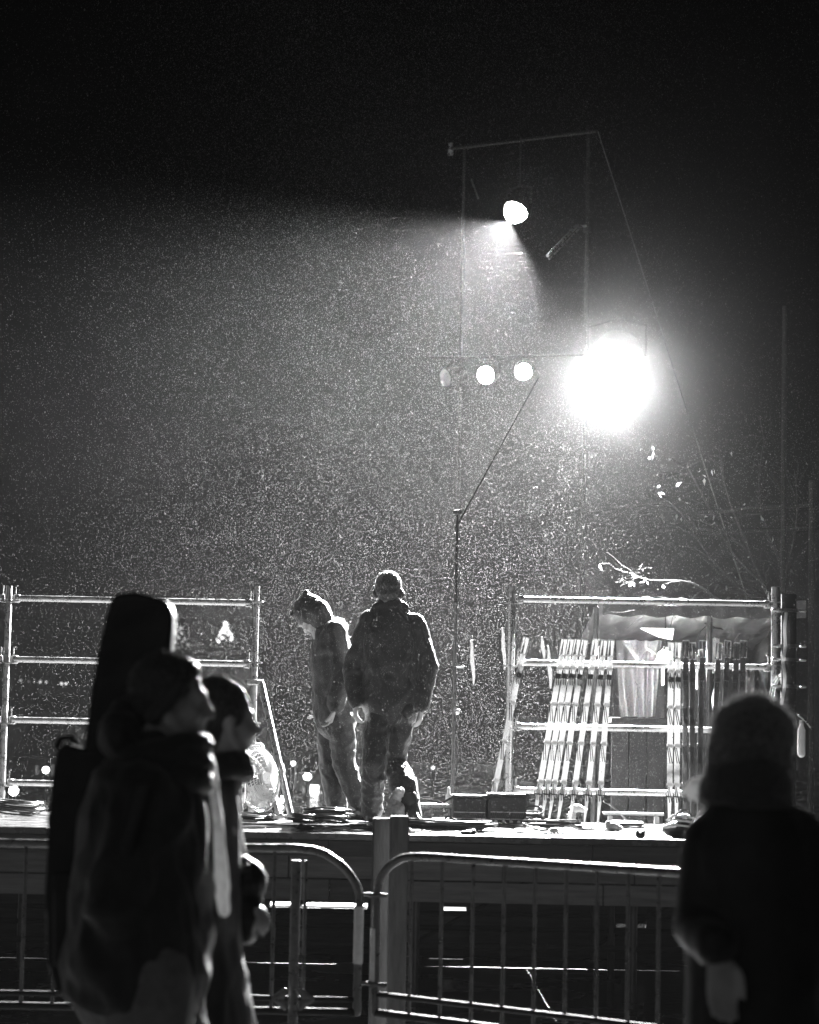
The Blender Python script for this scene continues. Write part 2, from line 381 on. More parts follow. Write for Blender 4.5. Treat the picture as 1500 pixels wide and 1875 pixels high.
# things lying on the ground behind the stage, seen under the deck
def ground_box(px, py, Y, size, m_, name, label, cat, h):
    p = P(px, py, Y)
    return tag(MB().bbox((p.x, Y, h / 2 + 0.002), (size[0], size[1], h), 0.01).build(name, m_, org=(p.x, Y, 0)), label, cat)
pl = thing('pallet', 'pale pallet on the ground behind the stage, below the walking workers', 'pallet', (P(600, 1655, 22).x, 22, 0))
c0 = V(ORG[pl.name])
for i in range(6): MB().bbox(c0 + V((0, -0.42 + i * 0.17, 0.165)), (1.15, 0.12, 0.022), 0.003).build('slat', 'board3', pl, False)
for i in range(3):
    MB().bbox(c0 + V((-0.5 + i * 0.5, 0, 0.077)), (0.09, 0.9, 0.15), 0.003).build('bearer', 'board', pl, False)
pl2 = thing('pallet', 'pale pallet on the ground behind the stage, right of the timber posts', 'pallet', (P(835, 1655, 22.4).x, 22.4, 0))
c0 = V(ORG[pl2.name])
for i in range(4): MB().bbox(c0 + V((0, -0.3 + i * 0.2, 0.165)), (0.5, 0.15, 0.022), 0.003).build('slat', 'board3', pl2, False)
for i in range(2): MB().bbox(c0 + V((-0.2 + i * 0.4, 0, 0.077)), (0.08, 0.75, 0.15), 0.003).build('bearer', 'board', pl2, False)
ground_box(1178, 1690, 22.6, (0.55, 0.4), 'white', 'crate', 'pale crate on the wet ground behind the stage near the stall', 'crate', 0.16)

# ------------------------------------------------------------------ masts, bars, wires
def vpole(px, ytop, ybot, Y, r, name='pole', m_='galv', parent=None, z0=None):
    a = P(px, ytop, Y); z0 = P(px, ybot, Y).z if z0 is None else z0
    return MB().tube((a.x, Y, z0), (a.x, Y, a.z), r, n=12).build(name, m_, parent)
mt_ = P(1078, 238, 24.5)
mast = thing('lighting_mast', 'tall steel lighting mast with sloping top bar behind the big lamp', 'mast', (mt_.x, 24.5, 0))
MB().tube((mt_.x, 24.5, 0), (mt_.x, 24.5, mt_.z + 0.05), 0.021, n=12).build('pole', 'rig', mast)
MB().tube(P(1092, 240, 24.42), P(826, 272, 25.0), 0.018, n=10).build('top_bar', 'rig', mast)
MB().tube(P(825, 262, 25.02), P(825, 284, 25.02), 0.03, n=10).build('bar_end', 'galv', mast)
MB().tube(P(1056, 414, 24.4), P(1003, 468, 23.6), 0.017, n=8).tube(P(1059, 420, 24.4), P(1006, 474, 23.6), 0.008, n=8).build('strut', 'galv', mast)
MB().tube(P(1074, 414, 24.46), P(1056, 414, 24.4), 0.012, n=8).build('strut_clamp', 'galv', mast)
for y in (330, 420): MB().tube((mt_.x, 24.5, P(1078, y, 24.5).z - .03), (mt_.x, 24.5, P(1078, y, 24.5).z + .03), 0.042, n=12).build('collar', 'rig', mast)
t2 = P(851, 270, 25.1)
m2 = thing('rear_mast', 'slim dark mast standing behind the upper lamp on its left', 'mast', (t2.x, 25.1, 0))
MB().tube((t2.x, 25.1, 0), (t2.x, 25.1, t2.z), 0.018, n=12).build('pole', 'rig', m2)
MB().tube(P(862, 325, 25.08), P(876, 364, 24.9), 0.010, n=8).build('strut', 'galv', m2)
g0 = P(1095, 240, 24.42); g1 = P(1197, 560, 24.9); g2 = g0 + (g1 - g0) * 3.3
def wire(name, pts, r, m_, label, cat='wire'):
    o = MB().chain(pts, [r] * len(pts), n=6, cap=0).build(name, m_, org=pts[-1]); return tag(o, label, cat)
wire('guy_wire', [g0, g1, g2], 0.006, 'steel_dark', 'long guy wire slanting down from the mast top past the big lamp')
MB().tube((mt_.x, 24.5, P(1078, 640, 24.5).z), P(1118, 640, 22.75), 0.016, n=8).build('lamp_arm', 'rig', mast)
# slim boom stand on the stage
tb = P(838, 938, 18.3)
tst = thing('boom_stand', 'slim boom stand on the stage beside the black cases, its arm slanting up right', 'stand', (tb.x, 18.3, DZ))
MB().tube((tb.x, 18.3, DZ), (tb.x, 18.3, tb.z), 0.010, n=10).build('pole', 'rig', tst)
MB().tube((tb.x, 18.3, DZ), (tb.x, 18.3, DZ + 1.62), 0.0145, n=10).build('lower_tube', 'steel_dark', tst)
MB().tube((tb.x, 18.3, DZ), (tb.x, 18.3, DZ + 0.02), 0.16, 0.15, n=24).build('base_plate', 'rig', tst)
MB().ell((tb.x + .03, 18.27, P(836, 1302, 18.3).z), 0.016).build('clamp_knob', 'galv', tst)
MB().tube((tb.x, 18.3, P(836, 1222, 18.3).z), (tb.x + 0.07, 18.27, P(836, 1222, 18.3).z), 0.006, n=8).build('clamp_lever', 'galv', tst)
MB().tube(P(834, 968, 18.27), P(986, 692, 18.27), 0.006, n=8).build('boom_arm', 'rig', tst)
MB().tube((tb.x - .02, 18.3, tb.z), (tb.x + .02, 18.26, tb.z), 0.018, n=10).build('boom_clamp', 'rig', tst)
MB().tube(P(790, 655, 25.05), P(1076, 650, 24.55), 0.016, n=10).build('lamp_bar', 'rig', mast)

# ------------------------------------------------------------------ lamps
LENS = emit('lit lens', 200.0); LENS_BIG = emit('lit flood lens', 350.0); LENS_UP = emit('lit beam lens', 350.0)
def axis(pos, r, u, c):
    """direction with r to the right, u up and c back towards the street"""
    t = (CAM - V(pos)).normalized(); rr = V((1, 0, 0)); rr = (rr - t * rr.dot(t)).normalized(); uu = t.cross(rr)
    return (rr * r + uu * u + t * c).normalized()
def lamp(name, label, pos, aim, r, L, watts, angle, blend=0.25, lit=True, yoke_up=0.10, lens=None, recess=0.25, src=0.05, dome=0.15):
    pos = V(pos); aim = V(aim).normalized()
    t = thing(name, label, 'lamp', pos, 'stage lamps')
    a, b = frame(aim)
    back = pos - aim * L
    mb = MB(); n = 28; rings = [(back - aim * 0.02, r * 0.45), (back, r * 0.8), (pos - aim * L * 0.5, r), (pos, r * 1.03), (pos + aim * 0.006, r * 1.0), (pos - aim * 0.004, r * 0.95), (pos - aim * L * 0.5, r * 0.93), (back + aim * 0.01, r * 0.7)]
    vs = []
    for p, q in rings:
        vs += [p + a * (q * math.cos(2 * math.pi * i / n)) + b * (q * math.sin(2 * math.pi * i / n)) for i in range(n)]
    ring_f = lambda k: [(k * n + i, k * n + (i + 1) % n, (k + 1) * n + (i + 1) % n, (k + 1) * n + i) for i in range(n)]
    mb.add(vs[:5 * n], [f for k in range(4) for f in ring_f(k)] + [tuple(range(n - 1, -1, -1))]).build('barrel', 'rig', t)
    MB().add([v - aim * 0.001 for v in vs[5 * n:]], [f for k in range(2) for f in ring_f(k)] + [tuple(range(2 * n, 3 * n))]).build('reflector', 'reflector', t)
    lp = pos - aim * (recess * L)
    mb = MB(); vs = [lp + aim * dome * r]; K = 4
    for k in range(K):
        ph = math.pi / 2 * k / K; q = r * 0.9 * math.cos(ph); hgt = dome * r * math.sin(ph)
        vs += [lp + aim * hgt + a * (q * math.cos(2 * math.pi * i / n)) + b * (q * math.sin(2 * math.pi * i / n)) for i in range(n)]
    fs = [(1 + k * n + i, 1 + k * n + (i + 1) % n, 1 + (k + 1) * n + (i + 1) % n, 1 + (k + 1) * n + i) for k in range(K - 1) for i in range(n)]
    fs += [(0, 1 + (K - 1) * n + i, 1 + (K - 1) * n + (i + 1) % n) for i in range(n)]
    mb.add(vs, fs).build('lens', (lens or LENS) if lit else 'reflector', t)
    side = aim.cross(V((0, 0, 1))).normalized(); mid = pos - aim * L * 0.45; up = V((0, 0, 1))
    MB().chain([mid + side * r * 1.12, mid + side * r * 1.15 + up * r * 1.2, mid + up * r * 1.5, mid - side * r * 1.15 + up * r * 1.2, mid - side * r * 1.12], [(0.004, 0.014)] * 5, n=6, cap=0).build('yoke', 'rig', t)
    MB().tube(mid + up * r * 1.5, mid + up * (r * 1.5 + yoke_up), 0.010, n=8).build('hanger', 'rig', t)
    if watts:
        ld = bpy.data.lights.new(name + '_light', 'SPOT'); lo = bpy.data.objects.new('light', ld); COL.objects.link(lo)
        ld.energy = watts; ld.spot_size = math.radians(angle); ld.spot_blend = blend; ld.shadow_soft_size = src
        lo.parent = t; lo.location = aim * (0.012 + max(0, dome - recess) * r + src); lo.rotation_euler = aim.to_track_quat('-Z', 'Y').to_euler()
    return t
lamp('spotlight', 'upper round lamp throwing a wide beam down to the left', P(945, 386, 24.0), axis(P(945, 386, 24.0), -.38, -.66, .65), 0.13, 0.2, 108000, 91, 0.42, src=0.02, yoke_up=0.5, dome=1.0, recess=0.0, lens=LENS_UP)
lamp('floodlight', 'largest and brightest flood lamp, right of the row of small lamps', P(1126, 670, 22.5), axis(P(1126, 670, 22.5), -.14, -.62, .77), 0.24, 0.3, 62000, 102, 0.8, lens=LENS_BIG, src=0.05, dome=0.5, recess=0.05)
lamp('spotlight', 'lit small lamp nearest the big flood lamp on the lamp bar', P(958, 681, 24.6), (-0.22, -0.95, -0.22), 0.090, 0.22, 0, 70, 0.4, src=0.04)
lamp('spotlight', 'middle of the three small lamps on the lamp bar', P(889, 687, 24.7), (-0.42, -0.86, -0.26), 0.096, 0.22, 0, 70, 0.4, src=0.04, recess=0.45)
lamp('spotlight', 'leftmost small lamp showing only a lit crescent of its reflector', P(815, 692, 24.8), (-0.80, -0.55, -0.28), 0.095, 0.24, 0, 60, lit=False)
for x0, x1, z0, z1 in ((-4.2, -1.0, 0.0, 1.0), (-1.0, -0.24, 0.0, 0.33), (-1.0, -0.24, 0.375, 1.0), (-0.24, 0.3, 0.0, 1.0), (0.3, 0.5, 0.0, 0.33), (0.3, 0.5, 0.365, 1.0), (0.5, 1.6, 0.0, 1.0), (1.6, 1.85, 0, 0.235), (1.6, 1.85, 0.26, 1.0), (1.85, 2.95, 0, 1.0)):
    k += 1
    MB().bbox(((x0 + x1) / 2, YB + 0.02 + 0.023 * (k % 2), (z0 + z1) / 2), (x1 - x0 + 0.03, 0.02, z1 - z0), 0.003).build('added_rear_screen', 'board2', stage, False)  # added boards keeping lamp light out from under the deck, slits left open

# ------------------------------------------------------------------ scaffold guardrails on the stage
def guardrail(label, pxL, pxR, Y, rails, ytop, rpost, rails_right_pad=0.0, dz=0.0):
    a = P(pxL, rails[0], Y); b = P(pxR, rails[0] + 4, Y)
    t = thing('scaffold_guardrail', label, 'guardrail', ((a.x + b.x) / 2, Y, DZ), 'scaffold guardrails at the back of the stage')
    for px in (pxL, pxR):
        p = P(px, ytop, Y)
        po = MB().tube((p.x, Y, DZ), (p.x, Y, p.z), rpost, n=14).tube((p.x, Y, DZ), (p.x, Y, DZ + 0.008), 0.07, n=12).build('post', 'galv', t)
        for ry in rails:
            z = P(px, ry, Y).z
            MB().tube((p.x, Y, z - 0.032), (p.x, Y, z - 0.022), 0.058, n=12).build('rosette', 'galv', po)
    for ry in rails:
        zl = P(pxL, ry, Y).z; z = zl
        ra = MB().tube((a.x + rpost + 0.03, Y, z), (b.x - rpost - 0.03, Y, z), 0.0235, n=14).build('rail', 'galv', t)
        for x, s_ in ((a.x, 1), (b.x, -1)):
            h = MB()
            h.bbox((x + s_ * (rpost + 0.035), Y, z - 0.002), (0.05, 0.036, 0.062), 0.008)
            h.box((x + s_ * (rpost + 0.022), Y, z + 0.035), (0.010, 0.008, 0.12))
            h.box((x + s_ * (rpost + 0.028), Y, z + 0.092), (0.022, 0.008, 0.008))
            h.build('wedge_head', 'galv', ra)
    return t, a, b
RY = (1095, 1207, 1318, 1433)
gl, ga, gb = guardrail('left scaffold guardrail behind the guitar case carrier', 17, 470, 18.52, RY, 1073, 0.024)
for (x0, y0), (x1, y1) in (((479, 1252), (533, 1502)), ((478, 1368), (512, 1503))):      # push-pull props on the right post
    p0 = P(x0, y0, 18.46); p1 = P(x1, y1, 17.9); p1.z = DZ + 0.02
    br = MB().tube(p0, p1, 0.024, n=12).build('prop', 'galv', gl)
    mid = p0.lerp(p1, 0.62)
    MB().tube(mid, mid + (p1 - p0).normalized() * 0.07, 0.031, n=12).build('adjuster_collar', 'galv', br)
    MB().bbox(p1, (0.09, 0.09, 0.02), 0.004).build('foot_plate', 'galv', br)
    MB().bbox(p0 + V((-0.05, 0.02, 0.01)), (0.12, 0.03, 0.04), 0.006).build('clamp', 'galv', br)
# short stub of the next bay, leaving the picture on the left
stub = thing('scaffold_rail', 'cut off end of the next bay at the far left post', 'rail', (ga.x - 0.5, 18.52, DZ))
for ry in RY:
    z = P(17, ry, 18.52).z; MB().tube((ga.x - 1.0, 18.52, z), (ga.x - 0.055, 18.52, z), 0.0235, n=12).box((ga.x - 0.048, 18.52, z + 0.035), (0.01, 0.008, 0.12)).bbox((ga.x - 0.06, 18.52, z), (0.05, 0.036, 0.06), 0.008).build('rail', 'galv', stub)
MB().tube((ga.x - 1.0, 18.52, DZ), (ga.x - 1.0, 18.52, P(17, RY[0] - 20, 18.52).z), 0.024, n=12).build('post', 'galv', stub)
RY2 = (1097, 1213, 1330, 1447)
gr, ra_, rb_ = guardrail('right scaffold guardrail with pale struts leaning on it', 937, 1421, 18.45, RY2, 1075, 0.032)
# toe rail and small pieces hanging on the right guardrail
for x0, x1 in ((1105, 1215),):
    a = P(x0, 1489, 18.3); b = P(x1, 1491, 18.3)
    tag(MB().bbox(((a.x + b.x) / 2, 18.3, a.z), (b.x - a.x, 0.12, 0.02), 0.004).bbox((a.x + .05, 18.3, (a.z + DZ) / 2 - .006), (0.03, 0.1, a.z - DZ - 0.02)).bbox((b.x - .05, 18.3, (a.z + DZ) / 2 - .006), (0.03, 0.1, a.z - DZ - 0.02)).build('low_bench', 'white', org=((a.x + b.x) / 2, 18.3, DZ)), 'low pale bench top behind the seven lit struts', 'bench')

# ------------------------------------------------------------------ pale struts leaning on the guardrail
def make_strut(pm='strut'):
    t = thing('folding_strut', 'x', 'strut', (0, 0, 0), 'pale struts leaning on the right guardrail')
    L = 1.36; W = 0.040
    MB().bbox((0, 0, 0.72), (W, 0.012, 1.02), 0.003).build('bar', pm, t, False)
    ft = MB().prism([(-W * 0.36, -0.006, 0.215), (W * 0.36, -0.006, 0.215), (W * 0.10, -0.006, 0.0), (-W * 0.14, -0.006, 0.0)], (0, 0.012, 0)).build('foot', pm, t, False)
    MB().box((0, -0.009, 0.212), (W * 1.45, 0.006, 0.008)).tube((-W * .7, -0.009, 0.19), (-W * .7, -.009, 0.235), 0.004, n=6).tube((W * .7, -0.009, 0.19), (W * .7, -.009, 0.235), 0.004, n=6).build('foot_plate', 'black', ft, False)
    for z in (0.30, 0.585, 0.87, 1.14):
        c = MB().bbox((0, 0, z), (W * 1.18, 0.016, 0.026), 0.003).build('collar', pm, t, False)
        if z > 0.25:
            R = Matrix.Rotation(math.radians(13), 3, 'Y')
            MB().box((-W * 0.32, -0.011, z - 0.07), (0.006, 0.006, 0.125), Matrix.Rotation(math.radians(-10), 3, 'Y')).box((W * 0.06, -0.011, z - 0.075), (0.006, 0.006, 0.115), Matrix.Rotation(math.radians(-12), 3, 'Y')).build('link', 'black', c, False)
    MB().bbox((0, -0.008, 1.075), (W * 1.02, 0.016, 0.036), 0.003).build('band', 'black', t, False)
    b = MB(); z0, z1 = 1.235, L
    for x in (-W * 0.62, W * 0.62): b.tube((x, 0, z0), (x, 0, z1), 0.0035, n=6)
    b.tube((-W * .62, 0, z0), (W * .62, 0, z0), 0.0035, n=6).tube((-W * .62, 0, z1), (W * .62, 0, z1), 0.0035, n=6)
    br = b.build('bracket', 'galv', t)
    MB().prism([(-W * .05, 0.004, z1 - .004), (W * .6, 0.004, z1 - .004), (W * .45, 0.004, z0), (W * .12, 0.004, z0)], (0, 0.006, 0)).build('plate', pm, br, False)
    MB().prism([(-W * .6, 0.004, z1 - .004), (-W * .2, 0.004, z1 - .004), (-W * .42, 0.004, z0), (-W * .6, 0.004, z0)], (0, 0.006, 0)).build('plate', pm, br, False)
    MB().tube((0, 0.0, 1.19), (0, 0, 1.24), 0.006, n=8).build('neck', pm, br)
    return t
STR = [((977, 1509), (1034, 1170)), ((991, 1509), (1046, 1170)), ((1004, 1509), (1058, 1170)), ((1021, 1509), (1071, 1171)), ((1043, 1510), (1091, 1171)), ((1070, 1510), (1107, 1172)), ((1095, 1510), (1120, 1172))]
names = ['first pale strut from the left in the bright row of seven', 'second pale strut from the left in the bright row of seven', 'third pale strut from the left in the bright row of seven', 'middle pale strut of the bright row of seven', 'fifth pale strut from the left in the bright row of seven', 'sixth pale strut from the left in the bright row of seven', 'rightmost pale strut of the bright row of seven']
STR += [((893, 1508), (964, 1167))]; names += ['lone pale strut slanting behind the black cases at the left post']
STR += [((1226, 1497), (1229, 1176)), ((1239, 1497), (1242, 1176))]; names += ['left one of the two upright pale struts under the work light', 'right one of the two upright pale struts under the work light']
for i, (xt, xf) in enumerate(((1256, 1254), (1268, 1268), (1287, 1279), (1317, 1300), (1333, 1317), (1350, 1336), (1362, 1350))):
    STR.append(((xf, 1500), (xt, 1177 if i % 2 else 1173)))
    names.append(['first', 'second', 'third', 'fourth', 'fifth', 'sixth', 'seventh'][i] + ' shaded strut to the right of the work light')
proto = make_strut()
for i, ((fx, fy), (tx, ty)) in enumerate(STR):
    Yf = 17.8 if i < 7 else (18.0 if i == 7 else (17.95 if i < 10 else 18.05)); f = P(fx, fy, Yf); f.z = DZ + 0.001
    tp = P(tx, ty, 18.385)
    d = (tp - f); zax = d.normalized(); yax = V((0, 1, 0)); yax = (yax - zax * yax.dot(zax)).normalized(); xax = yax.cross(zax)
    yaw = random.uniform(-0.25, 0.25); R = Matrix((xax, yax, zax)).transposed() @ Matrix.Rotation(yaw, 3, 'Z')
    if i == 10: proto = make_strut('strut_shaded')  # same struts outside the beam, their shade put into a darker colour
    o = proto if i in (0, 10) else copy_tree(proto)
    o.location = f; o.rotation_euler = R.to_euler(); k = d.length / 1.36; o.scale = (1, 1, k); o['label'] = names[i]

# ------------------------------------------------------------------ fan
def fan():
    c = P(472, 1440, 17.9); base = V((c.x, c.y, DZ)); c.z = DZ + 0.285
    t = thing('floor_fan', 'round metal floor fan shining beside the left guardrail post', 'fan', base)
    n_ = V((0.80, -0.58, 0.12)).normalized(); a, b = frame(n_); R = 0.235
    cage = MB()
    for sgn in (1, -1):
        for k in range(1, 10):
            q = R * k / 9; dep = n_ * sgn * (0.075 * (1 - (k / 9) ** 3) + 0.004)
            pts = [c + dep + a * (q * math.cos(2 * math.pi * i / 36)) + b * (q * math.sin(2 * math.pi * i / 36)) for i in range(37)]
            cage.chain(pts, [0.0026] * 37, n=4, cap=0)
        for i in range(48):
            an = 2 * math.pi * i / 48 + (0.05 if sgn > 0 else 0)
            pts = [c + n_ * sgn * (0.075 * (1 - (k / 5) ** 3) + 0.004) + (a * math.cos(an + 0.35 * k / 5) + b * math.sin(an + 0.35 * k / 5)) * (R * k / 5) for k in range(1, 6)]
            cage.chain(pts, [0.0022] * 5, n=4, cap=0)
    cage.build('grille', 'fanpaint', t)
    rim = MB(); pts = [c + a * (R * math.cos(2 * math.pi * i / 40)) + b * (R * math.sin(2 * math.pi * i / 40)) for i in range(41)]
    rim.chain(pts, [(0.008, 0.013)] * 41, n=8, cap=0).build('rim', 'fanwire', t)
    MB().tube(c - n_ * 0.11, c + n_ * 0.02, 0.05, 0.04, n=16).build('motor', 'black', t)
    MB().tube(c + n_ * 0.07, c + n_ * 0.084, 0.045, n=16).build('badge', 'white', t)
    for i in range(3):
        an = 2 * math.pi * i / 3 + 0.5; vs = []
        for u in range(6):
            q = 0.04 + (R - 0.065) * u / 5
            for s_ in (-1, 0, 1):
                th = an + s_ * (0.52 - 0.14 * abs(u - 3) / 3); vs.append(c + n_ * (0.03 * s_ + 0.01) + (a * math.cos(th) + b * math.sin(th)) * q)
        mbl = MB(); fs = [(u * 3 + s_, u * 3 + s_ + 1, u * 3 + s_ + 4, u * 3 + s_ + 3) for u in range(5) for s_ in range(2)]
        mbl.add(vs, fs); mbl.add([V(v) + n_ * 0.003 for v in vs], fs); mbl.build('blade', 'fanblade', t)
    s_ = V((n_.y, -n_.x, 0)).normalized()
    st = MB(); st.chain([c + s_ * (R + 0.02), c + s_ * (R + 0.02) + V((0, 0, -0.12)), base + s_ * 0.19 + V((0, 0, 0.02)), base - s_ * 0.19 + V((0, 0, 0.02)), c - s_ * (R + 0.02) + V((0, 0, -0.12)), c - s_ * (R + 0.02)], [0.011] * 6, n=8).build('stand', 'black', t)
    for k in (-1, 1): MB().chain([base + s_ * 0.19 * k - n_.cross(V((0, 0, 1))).cross(V((0, 0, 1))) * 0.14 + V((0, 0, .013)), base + s_ * 0.19 * k + n_.cross(V((0, 0, 1))).cross(V((0, 0, 1))) * 0.14 + V((0, 0, .013))], [0.012] * 2, n=8).build('foot', 'black', t)
fan()

# ------------------------------------------------------------------ cable coils, cases and small things on the deck
def coil(px, Y, rx, ry, n, h, label, r=0.007, seed=0, loose=0.35):
    rr = random.Random(seed); c = P(px, 1500, Y); c.z = DZ
    pts = []; N = n * 22; ph = rr.random() * 6
    for i in range(N):
        th = 2 * math.pi * i / 22 + ph; k = 1 + loose * (noise.noise(V((i * 0.05, seed * 3.1, 0))))
        z = 0.008 + h * max(0, (i / N) * 0.7 + 0.5 * noise.noise(V((i * 0.09, seed, 4))) + 0.15)
        pts.append(c + V((rx * k * math.cos(th) + 0.05 * noise.noise(V((i * .02, 9, seed))), ry * k * math.sin(th), z)))
    for k in range(10):
        pts.append(pts[-1] + V((0.05 * math.copysign(1, rr.random() - .5), rr.uniform(-.02, .02), -max(0, pts[-1].z - DZ - 0.008) * 0.5)))
    o = MB().chain(pts, [r] * len(pts), n=6, cap=1).build('cable_coil', 'rubber', org=c); tag(o, label, 'cable', 'cable coils on the stage'); return o
coil(30, 17.5, 0.17, 0.15, 8, 0.11, 'black cable coil at the far left end of the stage', seed=1)
coil(598, 17.2, 0.16, 0.12, 9, 0.10, 'tangled cable heap at the feet of the hooded worker', seed=2)
coil(552, 17.0, 0.07, 0.06, 6, 0.06, 'small cable knot left of the hooded worker', seed=3)
coil(820, 15.75, 0.26, 0.14, 9, 0.07, 'wide flat cable coil at the stage edge before the black cases', seed=4, r=0.009)
coil(780, 16.1, 0.12, 0.11, 5, 0.05, 'low cable coil right of the timber posts', seed=5)
coil(672, 15.5, 0.10, 0.09, 6, 0.04, 'small cable coil at the stage edge left of the timber posts', seed=6)
coil(1012, 17.0, 0.18, 0.12, 6, 0.06, 'cable tangle round the feet of the bright struts', seed=8)
coil(975, 17.6, 0.08, 0.08, 5, 0.12, 'cable bundle at the right side of the black cases', seed=9)
def cable(pts, label, r=0.006):
    P3 = [V(p) for p in pts]; out = []
    for i in range(len(P3) - 1):
        p0 = P3[max(0, i - 1)]; p1 = P3[i]; p2 = P3[i + 1]; p3 = P3[min(len(P3) - 1, i + 2)]
        for k in range(6):
            t = k / 6; out.append(0.5 * ((2 * p1) + (p2 - p0) * t + (2 * p0 - 5 * p1 + 4 * p2 - p3) * t * t + (3 * p1 - p0 - 3 * p2 + p3) * t ** 3))
    out.append(P3[-1])
    return tag(MB().chain(out, [r] * len(out), n=6, cap=1).build('cable', 'rubber', org=P3[0]), label, 'cable', 'loose cables on the stage')
def dk(px, Y, z=0.008): p = P(px, 1500, Y); return V((p.x, Y, DZ + z))
cable([dk(470, 17.6), dk(500, 17.4), dk(530, 17.5, .01), dk(550, 17.2), dk(590, 17.0)], 'loose cable running from the fan to the cable knot')
cable([dk(440, 16.4), dk(520, 16.2), dk(600, 16.3), dk(680, 16.1)], 'loose cable along the deck in front of the workers')
cable([dk(800, 16.0), dk(820, 15.9, .09), dk(845, 15.9, .05), dk(860, 16.0)], 'cable loop arching over the wide flat coil')
cable([dk(760, 17.2, .10), dk(775, 16.9, .03), dk(800, 16.4)], 'thin cable slanting down from the low table')
cable([dk(1105, 18.2, .17), dk(1125, 18.3, .12), dk(1150, 18.5, .03), dk(1180, 18.6)], 'thin cable trailing right from the bright struts')
cable([dk(505, 18.25, .16), dk(512, 18.1, .10), dk(498, 18.0, .02), dk(470, 17.9), dk(520, 17.7)], 'pale looking cable hanging in a loop beside the fan')

def case(px0, px1, ytop, Y, depth, label, lidl=0.0):
    a = P(px0, ytop, Y); b = P(px1, ytop, Y); W = b.x - a.x; H = a.z - DZ; cx = (a.x + b.x) / 2; cy = Y + depth / 2
    t = thing('equipment_case', label, 'case', (cx, cy, DZ), 'black cases on the stage')
    MB().bbox((cx, cy, DZ + H * 0.48), (W, depth, H * 0.9), 0.012).build('body', 'case', t, angle=30)
    MB().bbox((cx, cy, DZ + H - 0.012), (W + 0.01, depth + 0.01, 0.024), 0.008).build('lid', 'case', t, angle=30)
    g = MB().box((cx, Y - 0.004, DZ + H * 0.34), (W * 0.86, 0.006, H * 0.2)).build('vent', 'black', t, False)
    for k in range(16): MB().box((cx - W * 0.4 + W * 0.8 * k / 15, Y - 0.009, DZ + H * 0.34), (0.006, 0.006, H * 0.19), Matrix.Rotation(0.35, 3, 'Y')).build('vent_slat', 'steel_dark', g, False)
    for s_ in (1, -1): MB().box((cx, Y - 0.009, DZ + H * (0.34 + s_ * 0.105)), (W * 0.88, 0.008, 0.005)).build('vent_trim', 'galv', g, False)
    for k in range(4): MB().tube((cx - W * 0.3 + W * 0.2 * k, Y - 0.022, DZ + H * 0.15), (cx - W * 0.3 + W * 0.2 * k, Y, DZ + H * 0.15), 0.012, n=10).build('knob', 'galv', t)
    for sx in (-1, 1):
        for sz in (0.05, 0.93): MB().bbox((cx + sx * (W / 2 - 0.014), Y - 0.003, DZ + H * sz), (0.035, 0.012, 0.035), 0.004).build('corner', 'galv' if sz < .5 else 'black', t)
case(829, 893, 1456, 17.2, 0.45, 'left one of the two black cases, slightly lower')
case(895, 965, 1453, 17.1, 0.5, 'right one of the two black cases, nearer the struts')
lt = thing('low_table', 'low table with cables on top, left of the black cases', 'table', dk(795, 17.6, 0))
o_ = V(ORG[lt.name])
MB().bbox(o_ + V((0, 0, 0.125)), (0.3, 0.3, 0.03), 0.006).build('top', 'galv', lt)
for sx in (-1, 1):
    for sy in (-1, 1): MB().tube(o_ + V((sx * .12, sy * .12, 0)), o_ + V((sx * .12, sy * .12, .11)), 0.012, n=8).build('leg', 'steel_dark', lt)
cable([o_ + V((-.14, -.1, .15)), o_ + V((-.05, -.12, .165)), o_ + V((.05, -.1, .15)), o_ + V((.13, -.1, .19)), o_ + V((.2, -.05, .16))], 'cable lying on the low table', 0.009)
tag(MB().chain([o_ + V((.1, 0, .14)), o_ + V((.1, 0, .2)), o_ + V((.1, 0, .215)), o_ + V((.1, 0, .25))], [.022, .022, .012, .01], n=12).build('bottle', 'white', org=o_ + V((.1, 0, .14))), 'small pale bottle standing on the low table', 'bottle')
# clear plastic bag between the feet of the walking worker
bgp = dk(722, 17.1, 0)
pb = thing('plastic_bag', 'crumpled clear plastic bag on deck beside walking worker boots', 'bag', bgp)
blob(MB().chain([bgp + V((0, 0, .05)), bgp + V((.01, 0, .12)), bgp + V((0, 0, .17)), bgp + V((.03, 0, .22))], [(.09, .06), (.07, .05), (.04, .03), (.055, .03)]), 'film', 'film', pb, 0.01, 1, 0.018, 18)
# sling bag with reflective stripes at the right end of the stage edge
sb = dk(1243, 15.45, 0)
bag = thing('sling_bag', 'dark bag with shiny stripes on the stage edge beside the hatted pedestrian', 'bag', sb)
blob(MB().ell(sb + V((0, 0, .055)), (.105, .08, .055)).ell(sb + V((.03, .02, .10)), (.07, .06, .05)), 'body', 'nylon', bag, 0.009, 2, 0.006, 14)
for k in range(3): MB().chain([sb + V((-.10 + .01 * k, -.05, .065 + .022 * k)), sb + V((-.04, -.085 + .02 * k, .085 + .028 * k)), sb + V((.05, -.08 + .02 * k, .075 + .03 * k)), sb + V((.10, -.05, .07 + .025 * k))], [(.003, .007)] * 4, n=6).build('stripe', 'white', bag)
MB().chain([sb + V((-.02, 0, .14)), sb + V((.02, .0, .175)), sb + V((.06, 0, .17)), sb + V((.09, 0, .12))], [.008] * 4, n=6).build('strap', 'nylon', bag)
def lump(px, Y, name, label, cat, prims, m_, vox=0.006):
    b = dk(px, Y, 0.0); t = thing(name, label, cat, b); mb = MB()
    for c, r in prims: mb.ell(b + V(c), r)
    blob(mb, 'body', m_, t, vox, 1, 0.004, 20); return t, b
